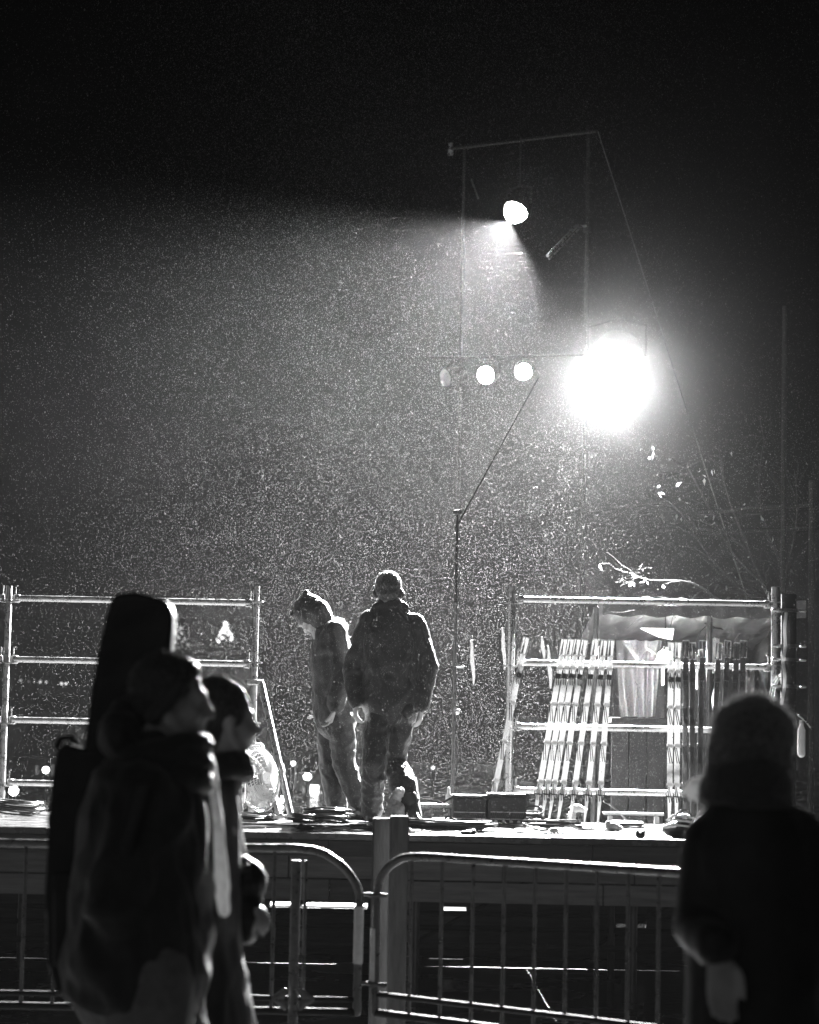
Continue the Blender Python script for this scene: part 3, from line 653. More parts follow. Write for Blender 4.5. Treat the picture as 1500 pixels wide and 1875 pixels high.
t, b = lump(1122, 16.6, 'rag', 'small crumpled pale rag on the deck between the strut groups', 'rag', [((0, 0, .03), (.045, .04, .03)), ((-.03, 0, .045), (.02, .02, .025)), ((.03, .01, .02), (.04, .03, .02))], 'wool_grey')
t, b = lump(1173, 15.2, 'knotted_rope', 'small dark knot at the bright stage edge right of the rag', 'rope', [((0, 0, .018), (.03, .025, .018)), ((.018, 0, .035), (.012, .012, .016)), ((-.018, 0, .03), (.012, .012, .018))], 'rubber')
t, b = lump(1015, 16.0, 'sponge', 'small grey sponge on the deck below the fourth strut', 'sponge', [((0, 0, .015), (.03, .03, .018))], 'wool_grey')
lump(1055, 18.0, 'glove', 'pale work gloves lying behind the fifth and sixth strut', 'glove', [((0, 0, .12), (.05, .05, .03)), ((-.03, 0, .05), (.03, .03, .06)), ((.04, .02, .11), (.05, .03, .02))], 'wool_grey')

# ------------------------------------------------------------------ people
def rotm(fwd, up=(0, 0, 1)):
    f = V(fwd).normalized(); u = V(up); u = (u - f * u.dot(f)).normalized(); r = f.cross(u)
    return Matrix((r, f, u)).transposed()
def head_prims(mb, c, fwd, up=(0, 0, 1), k=1.0):
    R = rotm(fwd, up); c = V(c)
    def q(x, y, z): return c + R @ V((x * k, y * k, z * k))
    mb.ell(q(0, -.015, .03), (.075 * k, .095 * k, .088 * k), R, 18, 12)
    mb.ell(q(0, .03, -.03), (.060 * k, .060 * k, .084 * k), R, 16, 10)
    mb.ell(q(0, .060, -.096), (.028 * k, .026 * k, .022 * k), R)
    mb.chain([q(0, .084, .018), q(0, .098, -.008), q(0, .110, -.028)], [.009 * k, .011 * k, .014 * k])
    for s_ in (-1, 1):
        mb.ell(q(s_ * .012, .096, -.033), .010 * k); mb.ell(q(s_ * .036, .060, -.034), .026 * k)
        mb.ell(q(s_ * .078, -.008, -.012), (.011 * k, .021 * k, .033 * k), R)
        mb.chain([q(s_ * .012, .083, .026), q(s_ * .046, .070, .024)], [.011 * k, .009 * k])
        mb.ell(q(s_ * .031, .072, .006), .013 * k)
        mb.chain([q(s_ * .062, .0, -.05), q(s_ * .05, .035, -.085), q(s_ * .015, .062, -.1)], [.022 * k, .02 * k, .018 * k])
    mb.chain([q(-.022, .079, -.060), q(0, .090, -.058), q(.022, .079, -.060)], [.006 * k, .008 * k, .006 * k])
    mb.chain([q(-.019, .078, -.073), q(0, .088, -.073), q(.019, .078, -.073)], [.006 * k, .009 * k, .006 * k])
    mb.chain([q(0, -.02, -.06), q(0, -.03, -.19)], [.054 * k, .060 * k], n=14)
    return q
def hand_prims(mb, wrist, d, nrm, side, curl=0.5, k=1.0):
    """wrist point, direction of the hand, palm normal, side = +1/-1 thumb direction"""
    d = V(d).normalized(); n = V(nrm); n = (n - d * n.dot(d)).normalized(); s_ = d.cross(n) * side; w_ = V(wrist)
    mb.chain([w_ - d * .02 * k, w_ + d * .03 * k, w_ + d * .085 * k], [(.028 * k, .019 * k), (.038 * k, .016 * k), (.041 * k, .014 * k)], side=s_)
    for i, (off, L) in enumerate(((.031, .070), (.011, .080), (-.011, .075), (-.030, .058))):
        p = w_ + d * .08 * k + s_ * off * k; pts = [p - d * .01 * k]; a = 0.15 + curl * 0.2; dirv = d
        pts.append(p)
        for j, fr in enumerate((.45, .32, .23)):
            a_ = curl * (0.5 + 0.55 * j) + .05 * i * curl
            dirv = (d * math.cos(a_) + n * math.sin(a_)).normalized(); p = p + dirv * L * fr * k; pts.append(p)
        mb.chain(pts, [.010 * k, .0096 * k, .009 * k, .0085 * k, .0075 * k], n=8)
    p = w_ + d * .022 * k + s_ * .030 * k; td = (d * .75 + s_ * .55 + n * .35).normalized()
    mb.chain([p - td * .01, p + td * .03 * k, p + (td * .7 + d * .5 + n * .2 * curl).normalized() * .058 * k, p + (td * .5 + d * .8 + n * .5 * curl).normalized() * .082 * k], [.013 * k, .0125 * k, .0105 * k, .009 * k], n=8)
def body(t, J, fwd, headfwd, headup=(0, 0, 1), vox=0.0075, hk=1.0, hands=True, seed=0):
    mb = MB(); side = (J['shR'] - J['shL'])
    head_prims(mb, J['head'], headfwd, headup, hk)
    mb.chain([J['head'] - V(headup).normalized() * .10 - V(headfwd).normalized() * .02, J['neck']], [.052, .062], n=14)
    mb.chain([J['neck'], J['chest'].lerp(J['neck'], .5), J['chest'], J['chest'].lerp(J['pelvis'], .55), J['pelvis']], [(.07, .065), (.15, .09), (.155, .11), (.13, .10), (.15, .115)], side=side, n=16)
    for s_ in 'LR':
        mb.chain([J['sh' + s_], J['el' + s_], J['wr' + s_]], [.052, .040, .027])
        mb.chain([J['hip' + s_], J['kn' + s_], J['an' + s_]], [.082, .056, .038])
        mb.chain([J['an' + s_], J['toe' + s_]], [.04, .032])
        hd = J.get('hd' + s_)
        if hd is not None: hand_prims(mb, J['wr' + s_], hd[0], hd[1], hd[2], hd[3])
    return blob(mb, 'body', 'skin', t, vox, 1)
def boots(t, J, m_='black'):
    for s_ in 'LR':
        a = J['an' + s_]; to = J['toe' + s_]; d = to - a; heel = a - V((d.x, d.y, 0)).normalized() * .05; heel.z = to.z
        mb = MB().chain([a + V((0, 0, .10)), a, heel.lerp(a, .4)], [.055, .055, .05]).chain([heel, heel.lerp(to, .5) + V((0, 0, .012)), to], [(.042, .04), (.048, .045), (.045, .034)])
        o = blob(mb, 'boot', m_, t, 0.01, 2, 0.003, 14)
def base_of(J, z): p = (J['anL'] + J['anR']) / 2; return V((p.x, p.y, z))

def fluff(t, c, rad, n, lo, hi, m_, name, seed, R=None, phlo=-.3):
    """short loose fibres standing off a hat or hair"""
    rr = random.Random(seed); mb = MB(); R = R if R is not None else Matrix.Identity(3)
    for k in range(n):
        a = rr.uniform(0, 2 * math.pi); ph = rr.uniform(phlo, 1.5); d = V((math.cos(ph) * math.cos(a), math.cos(ph) * math.sin(a), math.sin(ph)))
        p = c + R @ V((d.x * rad[0], d.y * rad[1], d.z * rad[2])); d2 = R @ d
        e = p + (d2 * .7 + V((rr.uniform(-.8, .8), rr.uniform(-.8, .8), rr.uniform(-.8, .8)))).normalized() * rr.uniform(lo, hi)
        mb.tube(p, e, 0.0007, 0.0003, n=3, cap=False)
    o = mb.build(name, m_, t); o['kind'] = 'stuff'; return o

# --- worker walking away, in the middle of the stage
def workerB():
    Y = 17.35; q = lambda x, y, d=0.0: P(x, y, Y + d)
    J = dict(head=q(712, 1080), neck=q(714, 1118), chest=q(717, 1180, -.02), pelvis=q(716, 1285), shL=q(668, 1138), shR=q(766, 1146), elL=q(646, 1226, .05), wrL=q(651, 1290, -.02),
             elR=q(783, 1222, -.02), wrR=q(772, 1296, -.04), hipL=q(697, 1300), hipR=q(737, 1300), knL=q(684, 1392, -.10), knR=q(722, 1396, .10), anL=q(681, 1487, .12), anR=q(750, 1486, -.14), toeL=q(676, 1497, .34), toeR=q(757, 1500, .06))
    for s_ in 'LR': J['an' + s_].z = DZ + .085; J['toe' + s_].z = DZ + .036
    J['hdL'] = (V((.02, -.02, -1)), V((1, .3, 0)), -1, .9); J['hdR'] = (V((-.1, -.05, -1)), V((-1, .3, 0)), 1, .7)
    t = thing('person', 'worker in dark jacket seen from behind, walking away at the stage centre', 'person', base_of(J, DZ), 'people working on the stage')
    f = V((.15, 1, 0)); body(t, J, f, V((.1, 1, -.08)))
    side = J['shR'] - J['shL']
    j = MB().chain([q(713, 1112), q(714, 1128), q(716, 1158), q(717, 1200), q(716, 1245), q(716, 1288)], [(.085, .085), (.15, .11), (.215, .145), (.215, .15), (.20, .145), (.205, .15)], side=side, n=20)
    j.chain([J['shL'] + V((.03, 0, 0)), J['elL'], J['wrL'] + V((0, 0, .02))], [.082, .070, .052]); j.chain([J['shR'] - V((.03, 0, 0)), J['elR'], J['wrR'] + V((0, 0, .02))], [.085, .072, .054])
    j.chain([q(690, 1112, -.02), q(714, 1106, -.06), q(738, 1113, -.02)], [.035, .045, .04])
    jk = blob(j, 'jacket', 'cloth_black', t, 0.012, 3, 0.014, 8, (1, 1, .8), 3)
    tr = MB().chain([q(716, 1272), q(716, 1300)], [(.175, .13), (.165, .13)], side=side, n=16)
    tr.chain([J['hipL'], q(690, 1350, -.05), J['knL'], q(682, 1440, .02), J['anL']], [.10, .092, .082, .080, .074]); tr.chain([J['hipR'], q(729, 1350, .05), J['knR'] + V((.0, 0, 0)), q(740, 1438, -.05), J['anR'] + V((0, 0, -.02))], [.10, .09, .084, .092, .080])
    blob(tr, 'trousers', 'cloth_black', t, 0.011, 2, 0.013, 11, (1, 1, .9), 8)
    boots(t, J)
    R = rotm((.1, 1, -.08)); hc = J['head']
    blob(MB().ell(hc + R @ V((0, -.02, .025)), (.092, .108, .105), R, 20, 14).ell(hc + R @ V((0, -.07, -.03)), (.078, .05, .06), R).ell(hc + R @ V((.092, -.01, -.03)), (.022, .035, .034), R).ell(hc + R @ V((-.092, -.01, -.03)), (.022, .035, .034), R), 'hair', 'hair', t, 0.008, 1, 0.004, 26, fine=0.004)
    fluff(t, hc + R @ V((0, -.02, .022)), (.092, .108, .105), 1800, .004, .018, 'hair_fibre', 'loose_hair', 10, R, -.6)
    # tool pouch on the hip
    blob(MB().ell(q(746, 1300, -.09), (.05, .04, .06)), 'tool_pouch', 'nylon', t, .008, 1, .004, 20)
workerB()

# --- hooded worker walking to the left
def workerA():
    Y = 17.75; q = lambda x, y, d=0.0: P(x, y, Y + d)
    J = dict(head=q(565, 1126), neck=q(590, 1152), chest=q(603, 1195), pelvis=q(612, 1300), shL=q(600, 1160, .17), shR=q(612, 1158, -.17), elL=q(596, 1235, .20), wrL=q(592, 1290, .14),
             elR=q(627, 1238, -.21), wrR=q(612, 1300, -.22), hipL=q(606, 1310, .08), hipR=q(622, 1310, -.08), knL=q(606, 1400, .08), knR=q(630, 1398, -.06), anL=q(618, 1490, .08), anR=q(659, 1476, -.06), toeL=q(580, 1497, .06), toeR=q(634, 1499, -.08))
    J['anL'].z = DZ + .085; J['toeL'].z = DZ + .036; J['toeR'].z = DZ + .04; J['anR'].z = DZ + .13
    J['hdL'] = (V((-.5, .1, -.8)), V((-.6, 0, .4)), 1, .6); J['hdR'] = (V((-.25, 0, -.95)), V((-1, 0, .2)), -1, .8)
    t = thing('person', 'hooded worker bending forward to the left, beside the worker seen from behind', 'person', base_of(J, DZ), 'people working on the stage')
    hf = V((-.75, .7, -.5)); body(t, J, V((-1, .2, 0)), hf, (-.3, .1, .9))
    side = J['shL'] - J['shR']
    j = MB().chain([q(592, 1146), q(601, 1160), q(607, 1195), q(610, 1240), q(612, 1290), q(614, 1318)], [(.11, .09), (.20, .115), (.215, .15), (.21, .15), (.205, .15), (.20, .15)], side=side, n=20)
    j.chain([J['shR'] + V((0, .04, 0)), J['elR'], J['wrR'] + V((.01, 0, .03))], [.088, .076, .056]); j.chain([J['shL'] - V((0, .04, 0)), J['elL'], J['wrL'] + V((0, 0, .03))], [.085, .07, .05])
    j.ell(q(615, 1150, 0), (.085, .13, .075))                         # hump of the hood seam and back
    blob(j, 'jacket', 'cloth_black', t, 0.012, 3, 0.013, 9, (1, 1, .7), 13)
    for k in range(5):                                              # hard creases hanging from the shoulder
        x0 = 622 + 5 * k; MB().chain([q(x0 + 2, 1150 + 6 * k, -.10 + .05 * k), q(x0 + 9, 1180 + 4 * k, -.12 + .05 * k), q(x0 + 11, 1215 + 6 * k, -.11 + .05 * k)], [(.008, .016), (.011, .02), (.004, .008)], n=8).build('jacket_crease', 'nylon', t)
    R = rotm(hf, (-.3, .1, .9)); hc = J['head']
    hd_ = MB().ell(hc + R @ V((0, -.02, .025)), (.108, .125, .118), R, 20, 14).chain([hc + R @ V((0, -.10, -.02)), q(592, 1152)], [.085, .10])
    hd_.chain([hc + R @ V((-.06, .08, .05)), hc + R @ V((0, .10, .085)), hc + R @ V((.06, .08, .05))], [.022, .022, .022])
    hd_.chain([hc + R @ V((0, -.01, .05)), hc + R @ V((0, -.045, .125)), hc + R @ V((0, -.06, .15))], [.09, .05, .02])
    blob(hd_, 'hood', 'cloth_black', t, 0.010, 2, 0.007, 12, (1, 1, 1), 4)
    tr = MB().chain([q(612, 1288), q(614, 1316)], [(.16, .13), (.155, .13)], side=side, n=16)
    tr.chain([J['hipL'], J['knL'], J['anL']], [.10, .085, .075]); tr.chain([J['hipR'], q(628, 1360, -.07), J['knR'], q(646, 1440, -.06), J['anR']], [.10, .09, .082, .078, .07])
    blob(tr, 'trousers', 'cloth_dark', t, 0.011, 2, 0.012, 11, (1, 1, .9), 5)
    boots(t, J)
workerA()

# --- worker squatting behind the pedestrians, beside the fan
def workerC():
    Y = 17.2; q = lambda x, y, d=0.0: P(x, y, Y + d)
    J = dict(head=q(392, 1330), neck=q(398, 1360), chest=q(402, 1395), pelvis=q(398, 1462), shL=q(378, 1372, -.05), shR=q(434, 1370, .05), elL=q(362, 1425), wrL=q(385, 1470, -.2),
             elR=q(440, 1408, .05), wrR=q(428, 1450, -.1), hipL=q(388, 1468), hipR=q(412, 1468), knL=q(372, 1430, -.35), knR=q(420, 1432, -.35), anL=q(378, 1492, -.12), anR=q(424, 1492, -.12), toeL=q(374, 1500, -.34), toeR=q(428, 1500, -.34))
    for s_ in 'LR': J['an' + s_].z = DZ + .085; J['toe' + s_].z = DZ + .036
    J['hdR'] = (V((-.05, -.3, -.9)), V((-1, 0, 0)), 1, .6); J['hdL'] = (V((.2, -.3, -.9)), V((1, 0, 0)), -1, .6)
    t = thing('person', 'crouching worker beside the fan, mostly hidden behind the two pedestrians', 'person', base_of(J, DZ), 'people working on the stage')
    hf = V((.1, -1, -.3)); body(t, J, V((0, -1, 0)), hf)
    side = J['shR'] - J['shL']
    j = MB().chain([q(398, 1358), q(400, 1375), q(403, 1400), q(400, 1440), q(398, 1468)], [(.09, .08), (.18, .12), (.20, .14), (.19, .15), (.19, .16)], side=side, n=18)
    j.chain([J['shL'], J['elL'], J['wrL']], [.08, .068, .05]); j.chain([J['shR'], J['elR'], J['wrR'] + V((0, 0, .03))], [.082, .07, .05])
    blob(j, 'jacket', 'cloth_black', t, 0.012, 3, 0.012, 9, (1, 1, .8), 23)
    tr = MB()
    for s_ in 'LR': tr.chain([J['hip' + s_], J['kn' + s_], J['an' + s_]], [.11, .09, .075])
    blob(tr, 'trousers', 'cloth_black', t, 0.012, 2, 0.01, 11, (1, 1, 1), 2)
    boots(t, J)
    R = rotm(hf); blob(MB().ell(J['head'] + R @ V((0, -.02, .03)), (.086, .104, .098), R, 18, 12), 'beanie', 'cloth_dark', t, .009, 1, .003, 14)
workerC()

# --- pedestrian with a gig bag, near left
def ped1():
    Y = 6.7; q = lambda x, y, d=0.0: P(x, y, Y + d)
    J = dict(head=q(315, 1284), neck=q(292, 1388), chest=q(272, 1510), pelvis=q(264, 1740), shL=q(300, 1452, .17), shR=q(238, 1458, -.15), elL=q(330, 1640, .20), wrL=q(318, 1720, .06),
             elR=q(212, 1665, -.20), wrR=q(268, 1745, -.10), hipL=q(280, 1780, .09), hipR=q(254, 1780, -.09), knL=q(335, 2050, .08), knR=q(275, 2060, -.1), anL=q(320, 2330, .1), anR=q(180, 2320, -.1), toeL=q(450, 2370, .16), toeR=q(300, 2370, -.06))
    for s_ in 'LR': J['an' + s_].z = .085; J['toe' + s_].z = .036
    J['hdL'] = (V((.5, .1, -.7)), V((0, -1, 0)), 1, .8); J['hdR'] = (V((.6, .1, -.5)), V((0, -1, 0)), -1, .8)
    t = thing('person', 'nearest pedestrian on the left in a dark coat, carrying a guitar case on the back', 'person', base_of(J, 0), 'people passing in front of the stage')
    hf = V((.985, .02, -.06)); hup = (.06, 0, 1); body(t, J, V((.9, .4, 0)), hf, hup, 0.008, 1.0)
    side = (J['shL'] - J['shR'])
    c = MB().chain([q(290, 1405), q(275, 1440), q(265, 1500), q(262, 1600), q(258, 1700), q(252, 1770)], [(.10, .11), (.20, .145), (.215, .165), (.215, .175), (.22, .185), (.23, .195)], side=side, n=22)
    c.chain([J['shR'] + V((.02, .03, 0)), J['elR'], J['wrR']], [.095, .082, .066]); c.chain([J['shL'], J['elL'], J['wrL']], [.09, .075, .06])
    c.chain([q(334, 1412, .04), q(350, 1470, .02), q(362, 1540, .02), q(363, 1620, .02)], [(.026, .03), (.03, .03), (.028, .03), (.02, .024)], n=10)
    blob(c, 'coat', 'wool', t, 0.010, 2, 0.018, 9, (1, 1, .55), 31)
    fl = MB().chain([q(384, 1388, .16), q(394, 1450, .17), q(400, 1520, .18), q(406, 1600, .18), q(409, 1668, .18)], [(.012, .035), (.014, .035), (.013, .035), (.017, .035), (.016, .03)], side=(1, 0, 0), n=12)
    blob(fl, 'coat_front', 'pale_rim_cloth', t, 0.006, 1, 0.006, 14, (1, 1, .6), 4)  # pale front edge carries the white rim light in its colour
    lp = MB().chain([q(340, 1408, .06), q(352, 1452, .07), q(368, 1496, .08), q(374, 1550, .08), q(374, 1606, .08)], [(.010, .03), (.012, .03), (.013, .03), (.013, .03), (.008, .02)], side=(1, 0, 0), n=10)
    blob(lp, 'lapel', 'pale_rim_cloth', t, 0.006, 1, 0.004, 14, (1, 1, .6), 9)  # pale strip, rim light along the lapel put into its colour
    R = rotm(hf, hup); hc = J['head']; k = 1.0
    hr = MB().ell(hc + R @ V((0, -.028 * k, .036 * k)), (.083 * k, .096 * k, .094 * k), R, 20, 14).ell(hc + R @ V((0, -.075, -.02)), (.062, .05, .06), R)
    hr.ell(hc + R @ V((0, .02, .085)), (.06, .05, .035), R)
    for s_ in (-1, 1): hr.chain([hc + R @ V((s_ * .074, .03, .05)), hc + R @ V((s_ * .082, .0, .0)), hc + R @ V((s_ * .07, -.04, -.05))], [.018, .02, .022])
    blob(hr, 'hair', 'hair', t, 0.008, 2, 0.004, 22, (1, 1, .4), 3, 0.002)
    fluff(t, hc + R @ V((0, -.025, .036)), (.083, .096, .094), 1500, .004, .016, 'hair_fibre', 'loose_hair', 8, R)
    blob(MB().ell(hc + R @ V((0, -.115, -.045)), .05), 'hair_bun', 'hair', t, .007, 1, .004, 25)
    sc = MB()
    for k_, (z, rx, ry) in enumerate(((1376, .088, .09), (1398, .105, .10), (1420, .12, .11))):
        cc = q(308 - k_ * 9, z); pts = [cc + V((rx * math.cos(a), ry * math.sin(a), .022 * math.cos(a + .4 + k_))) for a in np.linspace(0, 2 * math.pi, 22)]
        sc.chain(pts, [.034] * 22, n=10, cap=0)
    sc.ell(q(298, 1408), (.085, .08, .06)); sc.chain([q(352, 1352, .0), q(370, 1366, .0), q(366, 1388, .0)], [.022, .028, .024])
    blob(sc, 'scarf', 'wool', t, 0.009, 3, 0.006, 12, (1, 1, 1.6), 7)
    hd_ = MB().ell(q(222, 1345, -.02), (.06, .115, .075)).ell(q(228, 1296, .0), (.034, .07, .028)).ell(q(255, 1385, 0), (.08, .13, .06))
    blob(hd_, 'hood', 'wool', t, 0.009, 2, .008, 12, seed=3)
    tr = MB().chain([q(262, 1740), q(264, 1790)], [(.18, .165), (.18, .165)], side=side, n=16)
    tr.chain([J['hipL'], J['knL'], J['anL']], [.13, .095, .075]); tr.chain([J['hipR'] + V((.02, 0, 0)), J['knR'], J['anR']], [.135, .1, .075])
    blob(tr, 'trousers', 'denim', t, 0.013, 2, 0.008, 9, (1, 1, .8), 2)
    boots(t, J)
    # gig bag: a thing carried on the back
    Yb = 6.80; b = P(180, 1600, Yb); g = thing('guitar_case', 'tall dark padded guitar case rising above the nearest pedestrian', 'guitar case', V((b.x, Yb, P(180, 1840, Yb).z)))
    pg = lambda x, y: P(x, y, Yb - .02)
    neck = MB().prism([pg(204, 1094), pg(216, 1084), pg(250, 1083), pg(296, 1096), pg(312, 1108), pg(316, 1126), pg(310, 1230), pg(296, 1400), pg(150, 1400), pg(164, 1290), pg(182, 1180)], V((0, .13, 0)))
    blob(neck, 'neck_section', 'nylon', g, 0.010, 3, 0.004, 8)
    bd = MB().prism([pg(150, 1372), pg(118, 1362), pg(103, 1380), pg(88, 1500), pg(82, 1620), pg(84, 1760), pg(104, 1820), pg(160, 1840), pg(250, 1830), pg(300, 1780), pg(300, 1370)], V((0, .15, 0)))
    blob(bd, 'body_section', 'nylon', g, 0.012, 3, 0.006, 6)
    blob(MB().prism([P(98, 1600, Yb - .06), P(96, 1770, Yb - .06), P(190, 1780, Yb - .06), P(200, 1600, Yb - .06)], V((0, .08, 0))), 'pocket', 'nylon', g, 0.011, 3, .004, 8)
    MB().chain([P(290, 1400, Yb - .06), P(262, 1440, Yb - .32), P(232, 1540, Yb - .36), P(205, 1680, Yb - .26)], [(.022, .005)] * 4, n=8).build('shoulder_strap', 'nylon', g)
    MB().chain([P(106, 1366, Yb + .05), P(112, 1352, Yb + .05), P(130, 1350, Yb + .05), P(138, 1366, Yb + .05)], [.011] * 4, n=8).build('handle', 'nylon', g)
ped1()

# --- second pedestrian beyond the first
def ped2():
    Y = 7.5; q = lambda x, y, d=0.0: P(x, y, Y + d)
    J = dict(head=q(410, 1318), neck=q(392, 1415), chest=q(372, 1520), pelvis=q(366, 1740), shL=q(388, 1460, .16), shR=q(350, 1462, -.15), elL=q(412, 1590, .18), wrL=q(438, 1640, .1),
             elR=q(345, 1620, -.17), wrR=q(375, 1670, -.05), hipL=q(374, 1770, .08), hipR=q(362, 1770, -.08), knL=q(424, 2020, .06), knR=q(372, 2030, -.1), anL=q(410, 2290, .08), anR=q(300, 2290, -.1), toeL=q(500, 2330, .14), toeR=q(390, 2330, -.04))
    for s_ in 'LR': J['an' + s_].z = .085; J['toe' + s_].z = .036
    J['hdL'] = (V((.6, -.2, -.4)), V((0, 0, -1)), 1, .9); J['hdR'] = (V((.5, .1, -.8)), V((0, 1, 0)), -1, .5)
    t = thing('person', 'second pedestrian from the left, looking right, behind the guitar case carrier', 'person', base_of(J, 0), 'people passing in front of the stage')
    hf = V((.9, .38, -.04)); body(t, J, V((.9, .3, 0)), hf, (.06, 0, 1), 0.009, 1.0)
    side = (J['shL'] - J['shR'])
    c = MB().chain([q(390, 1418), q(380, 1450), q(372, 1520), q(370, 1620), q(368, 1720), q(376, 1800), q(392, 1900), q(408, 1990)], [(.09, .085), (.18, .092), (.19, .102), (.19, .108), (.20, .112), (.20, .118), (.21, .122), (.22, .132)], side=side, n=20)
    c.chain([J['shR'], J['elR'], J['wrR']], [.08, .068, .052]); c.chain([J['shL'], J['elL'], J['wrL']], [.08, .068, .05])
    for x, y in ((410, 1442), (414, 1476), (420, 1508)): c.chain([q(x - 14, y - 6, .05), q(x, y, .06), q(x + 2, y + 10, .07)], [.018, .016, .012])
    blob(c, 'coat', 'wool', t, 0.012, 3, 0.012, 7, (1, 1, .6), 41)
    R = rotm(hf, (.06, 0, 1)); hc = J['head']
    blob(MB().ell(hc + R @ V((0, -.026, .034)), (.084, .10, .096), R, 20, 14).ell(hc + R @ V((0, -.06, -.05)), (.075, .055, .07), R), 'hair', 'hair', t, 0.008, 2, 0.005, 22, (1, 1, .5), 5, 0.003)
    fluff(t, hc + R @ V((0, -.026, .034)), (.084, .10, .096), 1800, .004, .022, 'hair_fibre', 'loose_hair', 9, R, -.6)
    sc = MB()
    for k_, (z, r) in enumerate(((1398, .085), (1418, .095))):
        cc = q(394, z); sc.chain([cc + V((r * math.cos(a), r * math.sin(a), .015 * math.cos(a + k_))) for a in np.linspace(0, 2 * math.pi, 20)], [.028] * 20, n=8, cap=0)
    blob(sc, 'collar', 'wool', t, 0.009, 2, .005, 12)
    tr = MB(); tr.chain([J['hipL'], J['knL'], J['anL']], [.10, .08, .065]); tr.chain([J['hipR'], J['knR'], J['anR']], [.10, .08, .065]); blob(tr, 'trousers', 'cloth_dark', t, .013, 2, .008, 9)
    boots(t, J)
    hb = q(455, 1650, .12); g = thing('shoulder_bag', 'dark shoulder bag hanging in front of the second pedestrian', 'bag', hb - V((0, 0, .11)))
    blob(MB().ell(hb + V((-.01, 0, -.02)), (.052, .09, .10)).ell(hb + V((.0, 0, .06)), (.055, .085, .05)).ell(hb + V((-.005, 0, -.07)), (.04, .08, .06)), 'body', 'nylon', g, 0.009, 2, .010, 12, seed=4)
    MB().chain([q(404, 1470, .02), q(421, 1530, .06), q(432, 1585, .1), q(440, 1610, .12)], [(.012, .005)] * 4, n=8).build('strap', 'wool_grey', g)
    MB().chain([q(425, 1572, .1), q(448, 1570, .1), q(474, 1586, .1), q(484, 1604, .1)], [(.035, .008)] * 4, side=(0, 1, 0), n=8).build('flap', 'nylon', g)
ped2()

# --- pedestrian with a fluffy hat on the right, seen from behind
def ped3():
    Y = 6.2; q = lambda x, y, d=0.0: P(x, y, Y + d)
    J = dict(head=q(1376, 1372), neck=q(1374, 1475), chest=q(1380, 1590), pelvis=q(1385, 1830), shL=q(1292, 1540, 0), shR=q(1462, 1540, .02), elL=q(1278, 1700, -.04), wrL=q(1318, 1752, -.22),
             elR=q(1508, 1690, 0), wrR=q(1495, 1830, .1), hipL=q(1350, 1860), hipR=q(1420, 1860), knL=q(1345, 2160, .1), knR=q(1425, 2160, -.12), anL=q(1350, 2440, .2), anR=q(1420, 2440, -.1), toeL=q(1345, 2480, .42), toeR=q(1425, 2480, .1))
    for s_ in 'LR': J['an' + s_].z = .085; J['toe' + s_].z = .036
    J['hdL'] = (V((.05, .05, -1)), V((.3, -1, 0)), -1, .35); J['hdR'] = (V((-.1, .2, -1)), V((-1, 0, 0)), 1, .6)
    t = thing('person', 'pedestrian in fluffy hat and long black coat on the right, seen from behind', 'person', base_of(J, 0), 'people passing in front of the stage')
    hf = V((-.25, .95, -.03)); body(t, J, V((-.1, 1, 0)), hf, (0, 0, 1), .009, 1.0)
    side = J['shR'] - J['shL']
    c = MB().chain([q(1373, 1462), q(1374, 1500), q(1376, 1545), q(1382, 1650), q(1384, 1780), q(1384, 1900), q(1384, 2020)], [(.095, .09), (.132, .115), (.160, .14), (.168, .145), (.172, .155), (.18, .165), (.19, .17)], side=side, n=22)
    c.chain([J['shL'] + V((.02, 0, 0)), J['elL'], J['wrL'] + V((-.01, 0, .03))], [.075, .066, .052]); c.chain([J['shR'] - V((.02, 0, 0)), J['elR'], J['wrR']], [.085, .075, .056])
    blob(c, 'coat', 'cloth_black', t, 0.012, 3, 0.010, 6, (1, 1, .5), 51)
    R = rotm(hf); hc = J['head']
    hat = MB().ell(q(1381, 1345), (.100, .108, .092), None, 22, 14).ell(q(1376, 1378), (.101, .104, .06), None, 22, 10).ell(q(1371, 1396), (.104, .104, .045), None, 22, 10).ell(q(1362, 1328), (.075, .085, .06)).chain([q(1340, 1358), q(1318, 1388), q(1306, 1408)], [.05, .034, .02])
    blob(hat, 'hat', 'fur', t, 0.007, 1, 0.006, 16, (1, 1, 1), 6, 0.006)
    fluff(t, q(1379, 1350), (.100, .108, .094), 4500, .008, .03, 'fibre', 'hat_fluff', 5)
    sc = MB()
    for k_, (z, rx, ry) in enumerate(((1412, .076, .085), (1438, .086, .09), (1464, .090, .095))):
        cc = q(1367, z); sc.chain([cc + V((rx * math.cos(a), ry * math.sin(a), .014 * math.cos(a + .5 + k_))) for a in np.linspace(0, 2 * math.pi, 22)], [.029] * 22, n=10, cap=0)
    blob(sc, 'scarf', 'wool_mid', t, 0.009, 3, .006, 12, (1, 1, 1.6), 9)
    blob(MB().chain([q(1300, 1432, .05), q(1275, 1438, .08), q(1252, 1452, .1)], [(.03, .018), (.026, .015), (.008, .006)], n=10).chain([q(1300, 1450, .05), q(1280, 1456, .07), q(1266, 1462, .08)], [.02, .014, .007]), 'scarf_end', 'pale_rim_cloth', t, .006, 1, .005, 20, fine=.003)
    tr = MB(); tr.chain([J['hipL'], J['knL'], J['anL']], [.10, .08, .065]); tr.chain([J['hipR'], J['knR'], J['anR']], [.10, .08, .065]); blob(tr, 'trousers', 'cloth_dark', t, .013, 2, .008, 9)
    boots(t, J)
ped3()

